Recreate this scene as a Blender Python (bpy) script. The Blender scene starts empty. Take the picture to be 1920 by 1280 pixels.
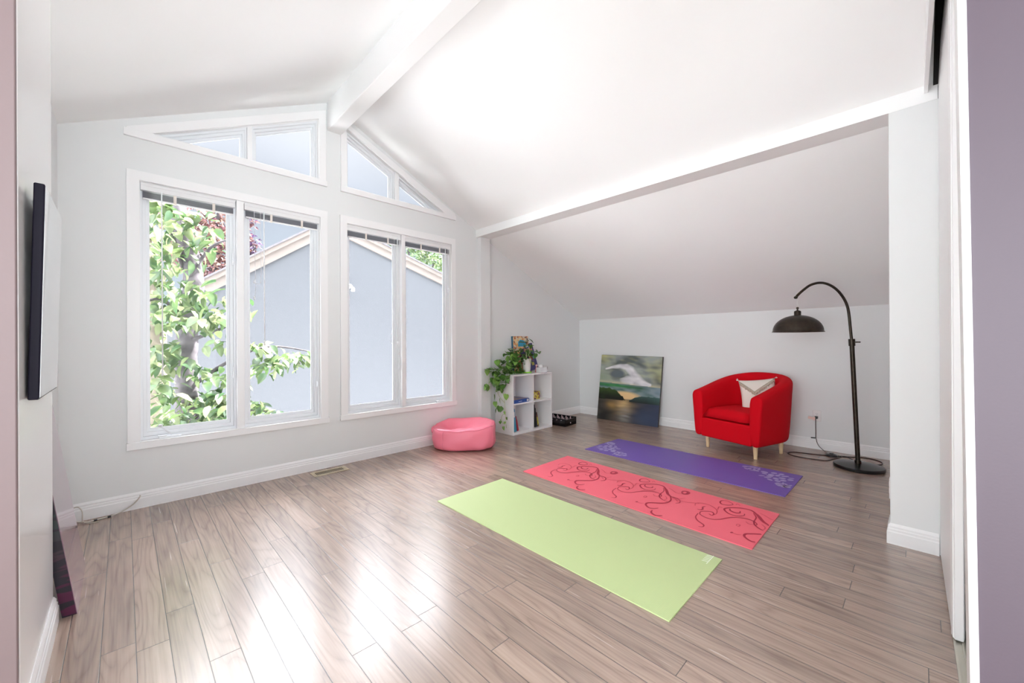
import bpy, bmesh, math, random
from mathutils import Vector, Matrix, noise
R = math.radians
SC = bpy.context.scene
COL = SC.collection

# ------------------------------------------------------------------ camera
H = 1.2
cam_d = bpy.data.cameras.new('camera'); cam = bpy.data.objects.new('camera', cam_d); COL.objects.link(cam)
cam_d.sensor_width = 36.0; cam_d.lens = 744.388 * 36.0 / 1920.0
cam_d.clip_start = 0.02; cam_d.clip_end = 200
Fv = Vector((0.698849, 0.71527, 0.000166)); Rv = Vector((0.715263, -0.698841, -0.004542)); Uv = Vector((0.003133, -0.003293, 0.99999))
cam.matrix_world = Matrix(((Rv.x, Uv.x, -Fv.x, 0), (Rv.y, Uv.y, -Fv.y, 0), (Rv.z, Uv.z, -Fv.z, H), (0, 0, 0, 1)))
SC.camera = cam

# ------------------------------------------------------------------ colour management
SC.view_settings.view_transform = 'Standard'; SC.view_settings.look = 'None'
SC.view_settings.gamma = 1; SC.view_settings.use_curve_mapping = False
SC.view_settings.exposure = 0.34
SC.cycles.use_denoising = True
SC.cycles.max_bounces = 14; SC.cycles.diffuse_bounces = 10; SC.cycles.glossy_bounces = 6
SC.cycles.transmission_bounces = 8; SC.cycles.transparent_max_bounces = 16
SC.cycles.sample_clamp_indirect = 8; SC.cycles.caustics_reflective = False

# ------------------------------------------------------------------ sky
def make_world():
    w = bpy.data.worlds.new('sky'); SC.world = w; w.use_nodes = True
    nt = w.node_tree; N = nt.nodes; L = nt.links; N.clear()
    out = N.new('ShaderNodeOutputWorld'); bg = N.new('ShaderNodeBackground')
    tc = N.new('ShaderNodeTexCoord'); sep = N.new('ShaderNodeSeparateXYZ')
    L.new(tc.outputs['Generated'], sep.inputs[0])
    # elevation colour: pale blue sky low down, whiter and boosted high up to light the room
    cr = N.new('ShaderNodeValToRGB'); cr.color_ramp.elements[0].position = 0.0
    cr.color_ramp.elements[0].color = (0.50, 0.60, 0.68, 1)
    cr.color_ramp.elements[1].position = 1.0; cr.color_ramp.elements[1].color = (.96, 0.97, 1.0, 1)
    e = cr.color_ramp.elements.new(0.30); e.color = (0.535, 0.585, 0.675, 1)
    e = cr.color_ramp.elements.new(0.50); e.color = (0.93, 0.95, 1.0, 1)
    L.new(sep.outputs[2], cr.inputs[0])
    st = N.new('ShaderNodeMapRange'); st.interpolation_type = 'SMOOTHSTEP'
    st.inputs['From Min'].default_value = 0.43; st.inputs['From Max'].default_value = 0.58
    st.inputs['To Min'].default_value = 1.0; st.inputs['To Max'].default_value = SKY_HIGH
    L.new(sep.outputs[2], st.inputs[0])
    # fill lobes added to the sky behind the camera (south and west) to brighten the room
    def lobe(vec, lo, hi, amt):
        dt = N.new('ShaderNodeVectorMath'); dt.operation = 'DOT_PRODUCT'; dt.inputs[1].default_value = vec
        L.new(tc.outputs['Generated'], dt.inputs[0])
        mr = N.new('ShaderNodeMapRange'); mr.interpolation_type = 'SMOOTHSTEP'
        mr.inputs['From Min'].default_value = lo; mr.inputs['From Max'].default_value = hi
        mr.inputs['To Min'].default_value = 0.0; mr.inputs['To Max'].default_value = amt
        L.new(dt.outputs['Value'], mr.inputs[0]); return mr.outputs[0]
    ad = N.new('ShaderNodeMath'); ad.operation = 'ADD'; L.new(lobe((0.20, -0.84, -0.50), .55, .92, SKY_FILL_SOUTH), ad.inputs[0]); L.new(lobe((-0.98, -0.12, 0.14), .68, .93, SKY_FILL_WEST), ad.inputs[1])
    sides = ad.outputs[0]
    a2 = N.new('ShaderNodeMath'); a2.operation = 'ADD'; L.new(st.outputs[0], a2.inputs[0]); L.new(ad.outputs[0], a2.inputs[1]); ad = a2
    # soft clouds
    nz = N.new('ShaderNodeTexNoise'); nz.inputs['Scale'].default_value = 3.0; nz.inputs['Detail'].default_value = 4
    L.new(tc.outputs['Generated'], nz.inputs['Vector'])
    nm = N.new('ShaderNodeMapRange'); nm.inputs['To Min'].default_value = 0.90; nm.inputs['To Max'].default_value = 1.10
    nm.inputs['From Min'].default_value = 0.3; nm.inputs['From Max'].default_value = 0.7
    L.new(nz.outputs[0], nm.inputs[0])
    mu = N.new('ShaderNodeMath'); mu.operation = 'MULTIPLY'; L.new(ad.outputs[0], mu.inputs[0]); L.new(nm.outputs[0], mu.inputs[1])
    hz = N.new('ShaderNodeMath'); hz.operation = 'MULTIPLY'; hz.use_clamp = True; L.new(sides, hz.inputs[0]); hz.inputs[1].default_value = 0.4
    wm = N.new('ShaderNodeMix'); wm.data_type = 'RGBA'; L.new(hz.outputs[0], wm.inputs[0]); L.new(cr.outputs[0], wm.inputs[6]); wm.inputs[7].default_value = (0.91, 0.98, 1.0, 1)
    L.new(wm.outputs[2], bg.inputs['Color']); L.new(mu.outputs[0], bg.inputs['Strength'])
    L.new(bg.outputs[0], out.inputs['Surface'])
SKY_HIGH = 10.5
SKY_FILL_SOUTH = 6.2
SKY_FILL_WEST = 6.0
make_world()

# high sun standing over the yard: lights the paving and the trees, does not reach into the room
sun_d = bpy.data.lights.new('sun', 'SUN'); sun_d.energy = 29.0; sun_d.angle = R(2.0); sun_d.color = (1.0, 0.99, 0.97)
sun = bpy.data.objects.new('sun', sun_d); COL.objects.link(sun)
sun.rotation_euler = Vector((0.62, 0.0, 0.88)).to_track_quat('Z', 'Y').to_euler()

# ------------------------------------------------------------------ materials
def mat(name, col, rough=0.6, metal=0.0, spec=0.5, bump=0.0, bscale=200.0, coat=0.0, alpha=1.0, trans=0.0, sheen=0.0, subs=0.0, var=0.0, vscale=8.0):
    m = bpy.data.materials.new(name); m.use_nodes = True
    nt = m.node_tree; b = nt.nodes['Principled BSDF']
    b.inputs['Base Color'].default_value = (*col, 1); b.inputs['Roughness'].default_value = rough
    b.inputs['Metallic'].default_value = metal; b.inputs['Specular IOR Level'].default_value = spec
    b.inputs['Coat Weight'].default_value = coat; b.inputs['Alpha'].default_value = alpha
    b.inputs['Transmission Weight'].default_value = trans; b.inputs['Sheen Weight'].default_value = sheen
    tc = nt.nodes.new('ShaderNodeTexCoord')
    if var > 0:
        n = nt.nodes.new('ShaderNodeTexNoise'); n.inputs['Scale'].default_value = vscale; n.inputs['Detail'].default_value = 4
        nt.links.new(tc.outputs['Object'], n.inputs['Vector'])
        mr = nt.nodes.new('ShaderNodeMapRange'); mr.inputs['From Min'].default_value = .3; mr.inputs['From Max'].default_value = .7
        mr.inputs['To Min'].default_value = 1 - var; mr.inputs['To Max'].default_value = 1 + var
        nt.links.new(n.outputs[0], mr.inputs[0])
        mx = nt.nodes.new('ShaderNodeVectorMath'); mx.operation = 'SCALE'; mx.inputs[0].default_value = col
        nt.links.new(mr.outputs[0], mx.inputs['Scale']); nt.links.new(mx.outputs[0], b.inputs['Base Color'])
    if bump > 0:
        n = nt.nodes.new('ShaderNodeTexNoise'); n.inputs['Scale'].default_value = bscale; n.inputs['Detail'].default_value = 3
        bp = nt.nodes.new('ShaderNodeBump'); bp.inputs['Strength'].default_value = bump; bp.inputs['Distance'].default_value = 0.002
        nt.links.new(tc.outputs['Object'], n.inputs['Vector'])
        nt.links.new(n.outputs[0], bp.inputs['Height']); nt.links.new(bp.outputs[0], b.inputs['Normal'])
    return m

M = {}
M['wall'] = mat('wall_paint', (0.765, 0.78, 0.785), 0.55, spec=0.3, bump=0.05, bscale=150)
M['wallw'] = mat('white_wall_paint', (0.92, 0.92, 0.93), 0.2, spec=0.9, bump=0.03, bscale=120)
M['ceil'] = mat('ceiling_paint', (0.90, 0.91, 0.913), 0.6, spec=0.3, bump=0.04, bscale=120)
M['trim'] = mat('white_trim_paint', (0.86, 0.86, 0.87), 0.35, spec=0.5)
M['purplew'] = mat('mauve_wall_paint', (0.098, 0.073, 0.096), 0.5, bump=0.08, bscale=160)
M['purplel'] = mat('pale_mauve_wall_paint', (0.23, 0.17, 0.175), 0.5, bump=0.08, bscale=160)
M['vinyl'] = mat('window_vinyl', (0.80, 0.82, 0.85), 0.3)
M['slat'] = mat('blind_slat_shaded', (0.36, 0.36, 0.40), 0.4)  # white slats darkened: their backlit shade is put into the colour
M['blind'] = mat('blind_white', (0.80, 0.80, 0.81), 0.35)
M['clear'] = mat('clear_plastic', (0.9, 0.92, 0.95), 0.15)
M['cordw'] = mat('blind_cord', (0.75, 0.75, 0.78), 0.6)
M['black'] = mat('black_plastic', (0.012, 0.012, 0.014), 0.3)
M['dark'] = mat('cavity_shade_black', (0.008, 0.006, 0.006), 0.9)  # near-black that puts the shade of hollow places into the colour
M['bronze'] = mat('dark_bronze', (0.045, 0.034, 0.026), 0.34, metal=0.75, var=0.25, vscale=30)
M['lampblk'] = mat('black_metal', (0.014, 0.013, 0.013), 0.28, metal=0.3)
M['red'] = mat('red_fabric', (0.60, 0.002, 0.010), 0.8, spec=0.12, bump=0.25, bscale=500)
M['legwood'] = mat('pale_birch', (0.72, 0.52, 0.32), 0.4, var=0.08, vscale=20)
M['cream'] = mat('cream_cotton', (0.78, 0.72, 0.66), 0.9, bump=0.4, bscale=300)
M['fringe'] = mat('cream_fringe', (0.50, 0.42, 0.34), 0.9, bump=0.6, bscale=200)
M['pink'] = mat('pink_leatherette', (0.92, 0.24, 0.33), 0.42, spec=0.4, bump=0.15, bscale=60)
M['shelf'] = mat('white_laminate', (0.82, 0.81, 0.82), 0.35)
M['brass'] = mat('brass', (0.66, 0.57, 0.40), 0.35, metal=0.6)
M['pot'] = mat('white_ceramic', (0.78, 0.76, 0.73), 0.35)
M['lime'] = mat('lime_saucer', (0.28, 0.62, 0.05), 0.4)
M['leaf'] = mat('pothos_leaf', (0.085, 0.20, 0.035), 0.35, var=0.35, vscale=14)
M['leafl'] = mat('pothos_leaf_light', (0.22, 0.42, 0.09), 0.35, var=0.2, vscale=14)
M['vine'] = mat('vine_stem', (0.42, 0.45, 0.22), 0.6)
M['root'] = mat('pale_root', (0.62, 0.62, 0.42), 0.6)
M['outlet'] = mat('outlet_white', (0.80, 0.77, 0.77), 0.35)
M['cable'] = mat('beige_cable', (0.55, 0.50, 0.45), 0.6)
M['lcord'] = mat('lamp_cord', (0.035, 0.018, 0.014), 0.5)
M['steel'] = mat('track_metal', (0.62, 0.60, 0.52), 0.4, metal=0.5)

def plank_floor():
    m = bpy.data.materials.new('oak_plank_floor'); m.use_nodes = True
    nt = m.node_tree; N = nt.nodes; L = nt.links; b = N['Principled BSDF']
    def math_(op, a=None, bb=None, c=None):
        n = N.new('ShaderNodeMath'); n.operation = op
        for i, v in enumerate((a, bb, c)):
            if v is None: continue
            if isinstance(v, (int, float)): n.inputs[i].default_value = v
            else: L.new(v, n.inputs[i])
        return n.outputs[0]
    tc = N.new('ShaderNodeTexCoord'); sp = N.new('ShaderNodeSeparateXYZ'); L.new(tc.outputs['Object'], sp.inputs[0])
    W = 0.0985; LEN = 1.22
    xs = math_('DIVIDE', math_('SUBTRACT', sp.outputs[0], 0.03), W)
    row = math_('FLOOR', xs); fx = math_('FRACT', xs)
    wn = N.new('ShaderNodeTexWhiteNoise'); wn.noise_dimensions = '1D'; L.new(row, wn.inputs['W'])
    ys = math_('ADD', math_('DIVIDE', sp.outputs[1], LEN), math_('MULTIPLY', wn.outputs[0], 7.31))
    col = math_('FLOOR', ys); fy = math_('FRACT', ys)
    # distance to the plank edges in metres
    dx = math_('MULTIPLY', math_('MINIMUM', fx, math_('SUBTRACT', 1.0, fx)), W)
    dy = math_('MULTIPLY', math_('MINIMUM', fy, math_('SUBTRACT', 1.0, fy)), LEN)
    d = math_('MINIMUM', dx, dy)
    seam = N.new('ShaderNodeMapRange'); seam.inputs['From Min'].default_value = 0.0007; seam.inputs['From Max'].default_value = 0.0018
    L.new(d, seam.inputs[0])
    cmb = N.new('ShaderNodeCombineXYZ'); L.new(row, cmb.inputs[0]); L.new(col, cmb.inputs[1])
    w2 = N.new('ShaderNodeTexWhiteNoise'); w2.noise_dimensions = '3D'; L.new(cmb.outputs[0], w2.inputs['Vector'])
    # grain coordinates, shifted for every plank
    sc = N.new('ShaderNodeVectorMath'); sc.operation = 'MULTIPLY'; sc.inputs[1].default_value = (1, 0.11, 1); L.new(tc.outputs['Object'], sc.inputs[0])
    sh = N.new('ShaderNodeVectorMath'); sh.operation = 'SCALE'; sh.inputs['Scale'].default_value = 9.0; L.new(w2.outputs['Color'], sh.inputs[0])
    ga = N.new('ShaderNodeVectorMath'); ga.operation = 'ADD'; L.new(sc.outputs[0], ga.inputs[0]); L.new(sh.outputs[0], ga.inputs[1])
    nz = N.new('ShaderNodeTexNoise'); nz.inputs['Scale'].default_value = 7.0; nz.inputs['Detail'].default_value = 1.5; L.new(ga.outputs[0], nz.inputs['Vector'])
    rings = math_('ABSOLUTE', math_('SINE', math_('MULTIPLY', nz.outputs[0], 46.0)))
    rings = math_('POWER', rings, 0.6)
    st2 = N.new('ShaderNodeVectorMath'); st2.operation = 'MULTIPLY'; st2.inputs[1].default_value = (1, 0.16, 1); L.new(ga.outputs[0], st2.inputs[0])
    fi = N.new('ShaderNodeTexNoise'); fi.inputs['Scale'].default_value = 130.0; fi.inputs['Detail'].default_value = 2; L.new(st2.outputs[0], fi.inputs['Vector'])
    md = N.new('ShaderNodeTexNoise'); md.inputs['Scale'].default_value = 26.0; md.inputs['Detail'].default_value = 3; L.new(ga.outputs[0], md.inputs['Vector'])
    g = math_('ADD', math_('MULTIPLY', rings, 0.19), math_('ADD', math_('MULTIPLY', fi.outputs[0], 0.38), math_('MULTIPLY', md.outputs[0], 0.50)))
    cr = N.new('ShaderNodeValToRGB'); cr.color_ramp.elements[0].position = 0.30; cr.color_ramp.elements[0].color = (0.215, 0.142, 0.110, 1)
    cr.color_ramp.elements[1].position = 0.85; cr.color_ramp.elements[1].color = (0.460, 0.335, 0.265, 1)
    L.new(g, cr.inputs[0])
    # tint per plank
    t = N.new('ShaderNodeMapRange'); t.inputs['To Min'].default_value = 0.86; t.inputs['To Max'].default_value = 1.13; L.new(w2.outputs['Value'], t.inputs[0])
    v = N.new('ShaderNodeVectorMath'); v.operation = 'SCALE'; L.new(cr.outputs[0], v.inputs[0]); L.new(t.outputs[0], v.inputs['Scale'])
    sepc = N.new('ShaderNodeSeparateColor'); L.new(w2.outputs['Color'], sepc.inputs[0])
    warm = N.new('ShaderNodeMix'); warm.data_type = 'RGBA'; warm.blend_type = 'MULTIPLY'
    L.new(math_('MULTIPLY', sepc.outputs[1], 0.5), warm.inputs[0]); L.new(v.outputs[0], warm.inputs[6]); warm.inputs[7].default_value = (0.90, 0.94, 0.96, 1)
    mx = N.new('ShaderNodeMix'); mx.data_type = 'RGBA'; L.new(seam.outputs[0], mx.inputs[0]); mx.inputs[6].default_value = (0.05, 0.035, 0.03, 1); L.new(warm.outputs[2], mx.inputs[7])
    L.new(mx.outputs[2], b.inputs['Base Color'])
    b.inputs['Roughness'].default_value = 0.20; b.inputs['IOR'].default_value = FLOOR_IOR
    ro = math_('ADD', 0.20, math_('MULTIPLY', fi.outputs[0], 0.10)); L.new(ro, b.inputs['Roughness'])
    bp = N.new('ShaderNodeBump'); bp.inputs['Strength'].default_value = 0.35; bp.inputs['Distance'].default_value = 0.0012
    hh = math_('ADD', seam.outputs[0], math_('MULTIPLY', fi.outputs[0], 0.03)); L.new(hh, bp.inputs['Height']); L.new(bp.outputs[0], b.inputs['Normal'])
    return m
FLOOR_IOR = 2.15
M['floor'] = plank_floor()

def glass_mat():
    m = bpy.data.materials.new('window_glass'); m.use_nodes = True
    nt = m.node_tree; N = nt.nodes; N.clear()
    o = N.new('ShaderNodeOutputMaterial'); t = N.new('ShaderNodeBsdfTransparent'); g = N.new('ShaderNodeBsdfGlossy'); g.inputs['Roughness'].default_value = 0.0
    mx = N.new('ShaderNodeMixShader'); fr = N.new('ShaderNodeFresnel'); fr.inputs['IOR'].default_value = 1.12
    t.inputs['Color'].default_value = (0.98, 0.985, 0.99, 1)
    nt.links.new(fr.outputs[0], mx.inputs[0]); nt.links.new(t.outputs[0], mx.inputs[1]); nt.links.new(g.outputs[0], mx.inputs[2]); nt.links.new(mx.outputs[0], o.inputs[0])
    return m
M['glass'] = glass_mat()

# ------------------------------------------------------------------ mesh helpers
def new_obj(name, me, parent=None):
    o = bpy.data.objects.new(name, me); COL.objects.link(o)
    if parent: o.parent = parent
    return o
def link_bm(name, bm, m, parent=None, smooth=False, bevel=0, seg=2, angle=35, subd=0):
    bmesh.ops.recalc_face_normals(bm, faces=bm.faces)
    me = bpy.data.meshes.new(name); bm.to_mesh(me); bm.free()
    for mm in (m if isinstance(m, (list, tuple)) else [m]): me.materials.append(mm)
    if smooth:
        for p in me.polygons: p.use_smooth = True
    o = new_obj(name, me, parent)
    if bevel:
        b = o.modifiers.new('bevel', 'BEVEL'); b.width = bevel; b.segments = seg; b.limit_method = 'ANGLE'; b.angle_limit = R(angle)
        for p in me.polygons: p.use_smooth = True
        b.harden_normals = True
    if subd:
        s = o.modifiers.new('subd', 'SUBSURF'); s.levels = subd; s.render_levels = subd
    return o
def box(bm, x0, x1, y0, y1, z0, z1, mi=0, mtx=None):
    vs = [Vector((x, y, z)) for x in (x0, x1) for y in (y0, y1) for z in (z0, z1)]
    if mtx: vs = [mtx @ v for v in vs]
    v = [bm.verts.new(p) for p in vs]
    for q in ((0, 1, 3, 2), (4, 6, 7, 5), (0, 4, 5, 1), (2, 3, 7, 6), (0, 2, 6, 4), (1, 5, 7, 3)):
        f = bm.faces.new([v[i] for i in q]); f.material_index = mi
def prism(bm, pts, axis, a0, a1, mi=0):
    """pts: 2D polygon in the plane normal to axis ('x': (y,z), 'y': (x,z), 'z': (x,y))"""
    def P(p, a):
        return {'x': Vector((a, p[0], p[1])), 'y': Vector((p[0], a, p[1])), 'z': Vector((p[0], p[1], a))}[axis]
    A = [bm.verts.new(P(p, a0)) for p in pts]; B = [bm.verts.new(P(p, a1)) for p in pts]
    n = len(pts)
    bm.faces.new(A).material_index = mi; bm.faces.new(B[::-1]).material_index = mi
    for i in range(n): bm.faces.new((A[i], B[i], B[(i+1) % n], A[(i+1) % n])).material_index = mi
def tube(bm, pts, rad, n=10, closed=False, mi=0, cap=True):
    pts = [Vector(p) for p in pts]; k = len(pts); rings = []
    up = Vector((0, 0, 1))
    prev = None
    for i, p in enumerate(pts):
        a = pts[i-1] if (i > 0 or closed) else p; b = pts[(i+1) % k] if (i < k-1 or closed) else p
        t = (b - a).normalized() if (b-a).length > 1e-9 else Vector((0, 0, 1))
        if prev is None:
            u = t.cross(up) if abs(t.dot(up)) < .95 else t.cross(Vector((1, 0, 0)))
        else:
            u = prev - t * prev.dot(t)
        u.normalize(); prev = u; w = t.cross(u)
        r = rad[i] if isinstance(rad, (list, tuple)) else rad
        rings.append([bm.verts.new(p + (u*math.cos(2*math.pi*j/n) + w*math.sin(2*math.pi*j/n))*r) for j in range(n)])
    for i in range(k if closed else k-1):
        A = rings[i]; B = rings[(i+1) % k]
        for j in range(n): bm.faces.new((A[j], A[(j+1) % n], B[(j+1) % n], B[j])).material_index = mi
    if cap and not closed:
        bm.faces.new(rings[0][::-1]).material_index = mi; bm.faces.new(rings[-1]).material_index = mi
def smooth_pts(pts, n=6):
    pts = [Vector(p) for p in pts]; out = []
    for i in range(len(pts)-1):
        p0 = pts[max(i-1, 0)]; p1 = pts[i]; p2 = pts[i+1]; p3 = pts[min(i+2, len(pts)-1)]
        for j in range(n):
            t = j / n
            out.append(.5*((2*p1) + (-p0+p2)*t + (2*p0-5*p1+4*p2-p3)*t*t + (-p0+3*p1-3*p2+p3)*t**3))
    out.append(pts[-1]); return out
def lathe(bm, prof, n=32, c=(0, 0, 0), mi=0):
    rings = []
    for r, z in prof:
        if r < 1e-5: rings.append([bm.verts.new((c[0], c[1], c[2]+z))])
        else: rings.append([bm.verts.new((c[0]+r*math.cos(2*math.pi*j/n), c[1]+r*math.sin(2*math.pi*j/n), c[2]+z)) for j in range(n)])
    for A, B in zip(rings, rings[1:]):
        if len(A) == 1 and len(B) == 1: continue
        for j in range(n):
            k = (j+1) % n
            if len(A) == 1: f = bm.faces.new((A[0], B[k], B[j]))
            elif len(B) == 1: f = bm.faces.new((A[j], A[k], B[0]))
            else: f = bm.faces.new((A[j], A[k], B[k], B[j]))
            f.material_index = mi
def holes_mesh(outer, holes, depth):
    """flat plate in XY with holes, thickness depth -> mesh (via a filled 2D curve)"""
    cu = bpy.data.curves.new('tmp', 'CURVE'); cu.dimensions = '2D'; cu.fill_mode = 'BOTH'; cu.extrude = depth/2
    for poly in [outer] + holes:
        s = cu.splines.new('POLY'); s.points.add(len(poly)-1)
        for i, p in enumerate(poly): s.points[i].co = (p[0], p[1], 0, 1)
        s.use_cyclic_u = True
    o = bpy.data.objects.new('tmp', cu); COL.objects.link(o)
    dg = bpy.context.evaluated_depsgraph_get(); dg.update()
    me = bpy.data.meshes.new_from_object(o.evaluated_get(dg))
    bpy.data.objects.remove(o); bpy.data.curves.remove(cu)
    return me
def plate(name, outer, holes, y0, y1, m, parent=None, kind=None):
    """vertical plate in the X-Z plane between y0 and y1"""
    me = holes_mesh(outer, holes, abs(y1-y0)); yc = (y0+y1)/2
    me.transform(Matrix(((1, 0, 0, 0), (0, 0, -1, yc), (0, 1, 0, 0), (0, 0, 0, 1))))
    me.name = name; me.materials.clear(); me.materials.append(m)
    for p in me.polygons: p.material_index = 0
    bm = bmesh.new(); bm.from_mesh(me); bmesh.ops.remove_doubles(bm, verts=bm.verts, dist=1e-5); bmesh.ops.recalc_face_normals(bm, faces=bm.faces); bm.to_mesh(me); bm.free()
    o = new_obj(name, me, parent)
    if kind: o['kind'] = kind
    return o
def empty(name, loc=(0, 0, 0), rotz=0):
    o = bpy.data.objects.new(name, None); COL.objects.link(o); o.location = loc; o.rotation_euler = (0, 0, rotz); o.empty_display_size = .1
    return o
def tag(o, label, cat, group=None, kind=None):
    o['label'] = label; o['category'] = cat
    if group: o['group'] = group
    if kind: o['kind'] = kind
    return o
def struct(o, label=None, cat=None):
    o['kind'] = 'structure'
    if label: o['label'] = label
    if cat: o['category'] = cat
    return o
def rect(x0, x1, z0, z1): return [(x0, z0), (x1, z0), (x1, z1), (x0, z1)]

# ------------------------------------------------------------------ room shell
D = 3.973; E = 5.466; XL = -0.312
RX, RZ = 1.47, 3.53                     # ridge
def zl(x): return 2.652 + 0.497*(x - XL)
def zr(x): return 3.395 - 0.486*(x - 1.673)
RX = (3.395 + .486*1.673 - 2.652 + .497*XL) / (.497+.486); RZ = zl(RX)
def za(x): return 2.54 - 0.4846*(x - 3.43)
KZ = za(E)
YB = -2.6; XW = -2.4                     # back of the landing the camera stands on

bm = bmesh.new(); box(bm, XW-.1, 5.7, YB-.1, D+.15, -.12, 0)
struct(link_bm('floor', bm, M['floor']), 'grey-brown oak plank floor with staggered joints', 'floor')

# window wall with its four openings
T = 0.11
outer = [(XL-.2, -.1), (E+.15, -.1), (E+.15, KZ+.1), (3.43, 2.66), (RX, RZ+.2), (XL-.2, zl(XL-.2)+.2)]
op1 = rect(.083, 1.335, .483, 2.388); op2 = rect(1.588, 2.848, .483, 2.381)
op3 = [(.159, 2.752), (1.325, 2.752), (1.325, 3.315)]
op4 = [(1.59, 2.745), (2.745, 2.745), (1.59, 3.323)]
struct(plate('wall_window', outer, [op1, op2, op3, op4], D, D+T, M['wall']), 'pale greige gable wall with four windows', 'wall')

# ceiling: two slopes, thick plates
bm = bmesh.new()
prism(bm, [(-.46, zl(-.46)), (RX, RZ), (RX, RZ+.15), (-.46, zl(-.46)+.15)], 'y', YB-.1, D+.01)
prism(bm, [(XW-.1, 2.58), (-.46, 2.58), (-.46, 2.73), (XW-.1, 2.73)], 'y', YB-.1, D+.01)
prism(bm, [(RX, RZ), (3.30, zr(3.30)), (3.30, zr(3.30)+.15), (RX, RZ+.15)], 'y', YB-.1, D+.01)
prism(bm, [(3.30, zr(3.30)), (3.43, 2.54), (E+.12, za(E+.12)), (E+.12, za(E+.12)+.15), (3.30, zr(3.3)+.15)], 'y', -1.2, D+.01)
struct(link_bm('ceiling', bm, M['ceil']), 'white cathedral ceiling with two slopes', 'ceiling')

bm = bmesh.new(); box(bm, 1.403, 1.536, YB, D-.001, 3.24, 3.6)
struct(link_bm('trim_ridge_beam', bm, M['ceil'], bevel=.006), 'white boxed ridge beam along the ceiling peak', 'beam')
bm = bmesh.new(); prism(bm, [(3.24, 2.54), (3.43, 2.54), (3.43, 2.56), (3.30, 2.7), (3.24, 2.7)], 'y', -.080, D-.001)
struct(link_bm('trim_side_beam', bm, M['ceil']), 'white beam between main ceiling and lower alcove slope', 'beam')
bm = bmesh.new(); box(bm, 3.268, 3.43, D-.063, D+.01, 0, 2.541)
struct(link_bm('trim_post', bm, M['wall'], bevel=.004), 'slim boxed post under the side beam at the window wall', 'post')
bm = bmesh.new(); box(bm, 3.24, 3.43, -.30, .12, 0, 2.541)
struct(link_bm('wall_column', bm, M['wall'], bevel=.004), 'white wall column at the right end of the side beam', 'column')

bm = bmesh.new(); box(bm, E, E+.12, -.6, D+.05, 0, KZ+.02)
struct(link_bm('wall_knee', bm, M['wall']), 'low knee wall behind the red armchair', 'wall')
bm = bmesh.new(); box(bm, 3.40, E+.1, -.12, .0, 0, 2.7)
struct(link_bm('wall_alcove_end', bm, M['wall']), 'end wall of the alcove behind the column', 'wall')

# left walls: recess and the stub the screen hangs on
bm = bmesh.new(); box(bm, XL-.12, XL, 2.5, D+.02, 0, 2.8)
struct(link_bm('wall_recess', bm, M['wall']), 'left side wall of the recess beside the window', 'wall')
bm = bmesh.new(); box(bm, -.62, -.22, 1.835, 2.585, 0, 2.9)
struct(link_bm('wall_left', bm, M['wallw'], bevel=.005), 'glossy white wall stub at far left', 'wall')
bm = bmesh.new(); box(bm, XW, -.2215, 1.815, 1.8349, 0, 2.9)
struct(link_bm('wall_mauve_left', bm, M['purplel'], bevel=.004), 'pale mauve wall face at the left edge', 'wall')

# right: closet with sliding doors, jamb and mauve wall
def skew(y, x): return y - .011*(3.24 - x)     # the closet front runs slightly out of square
bm = bmesh.new()
def jamb_box(bm, x0, x1, y0, y1, z0, z1, lean=.026):
    mtx = Matrix(((1, 0, 0, 0), (0, 1, lean/2.7, -lean*.45), (0, 0, 1, 0), (0, 0, 0, 1)))
    box(bm, x0, x1, y0, y1, z0, z1, mtx=mtx)
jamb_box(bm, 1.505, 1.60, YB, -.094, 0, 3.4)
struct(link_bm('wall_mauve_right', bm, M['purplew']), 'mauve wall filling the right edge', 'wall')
bm = bmesh.new(); jamb_box(bm, 1.500, 1.60, -.0945, -.0785, 0, 3.4)
struct(link_bm('trim_closet_jamb', bm, M['trim'], bevel=.002), 'white closet jamb edge beside the mauve wall', 'trim')
# header fascia, and black plates that paint in the shade of the gap
def cl_pr(name, y0, y1, z0, z1, x0, x1, m, z1b=None):
    bm = bmesh.new()
    pts = [(x0, skew(y0, x0)), (x1, skew(y0, x1)), (x1, skew(y1, x1)), (x0, skew(y1, x0))]
    prism(bm, pts, 'z', z0, z1); return link_bm(name, bm, m)
struct(cl_pr('trim_closet_fascia', -.026, -.042, 2.59, 3.5, 1.55, 3.245, M['trim']), 'white fascia board above the closet doors', 'trim')
struct(cl_pr('wall_closet_back', -.60, -.62, 0, 3.5, 1.55, 3.5, M['dark']), 'closet back wall with its shade put into the black colour', 'wall')
bm = bmesh.new(); prism(bm, [(1.55, zr(1.55)-.004), (3.239, zr(3.239)-.004), (3.239, zr(3.239)-.014), (1.55, zr(1.55)-.014)], 'y', -.60, -.062)  # plate added under the slope so the gap reads as shade
struct(link_bm('trim_closet_shade_plate', bm, M['dark']), 'black plate under the ceiling, painting in the shade of the closet gap', 'trim')

bm = bmesh.new(); box(bm, 3.262, 3.29, -.60, -.0805, 2.545, 3.4)  # panel added to carry the painted shade past the beam end
struct(link_bm('wall_closet_shade_side', bm, M['dark']), 'black panel painting in the shade at the end of the closet gap', 'wall')

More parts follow.
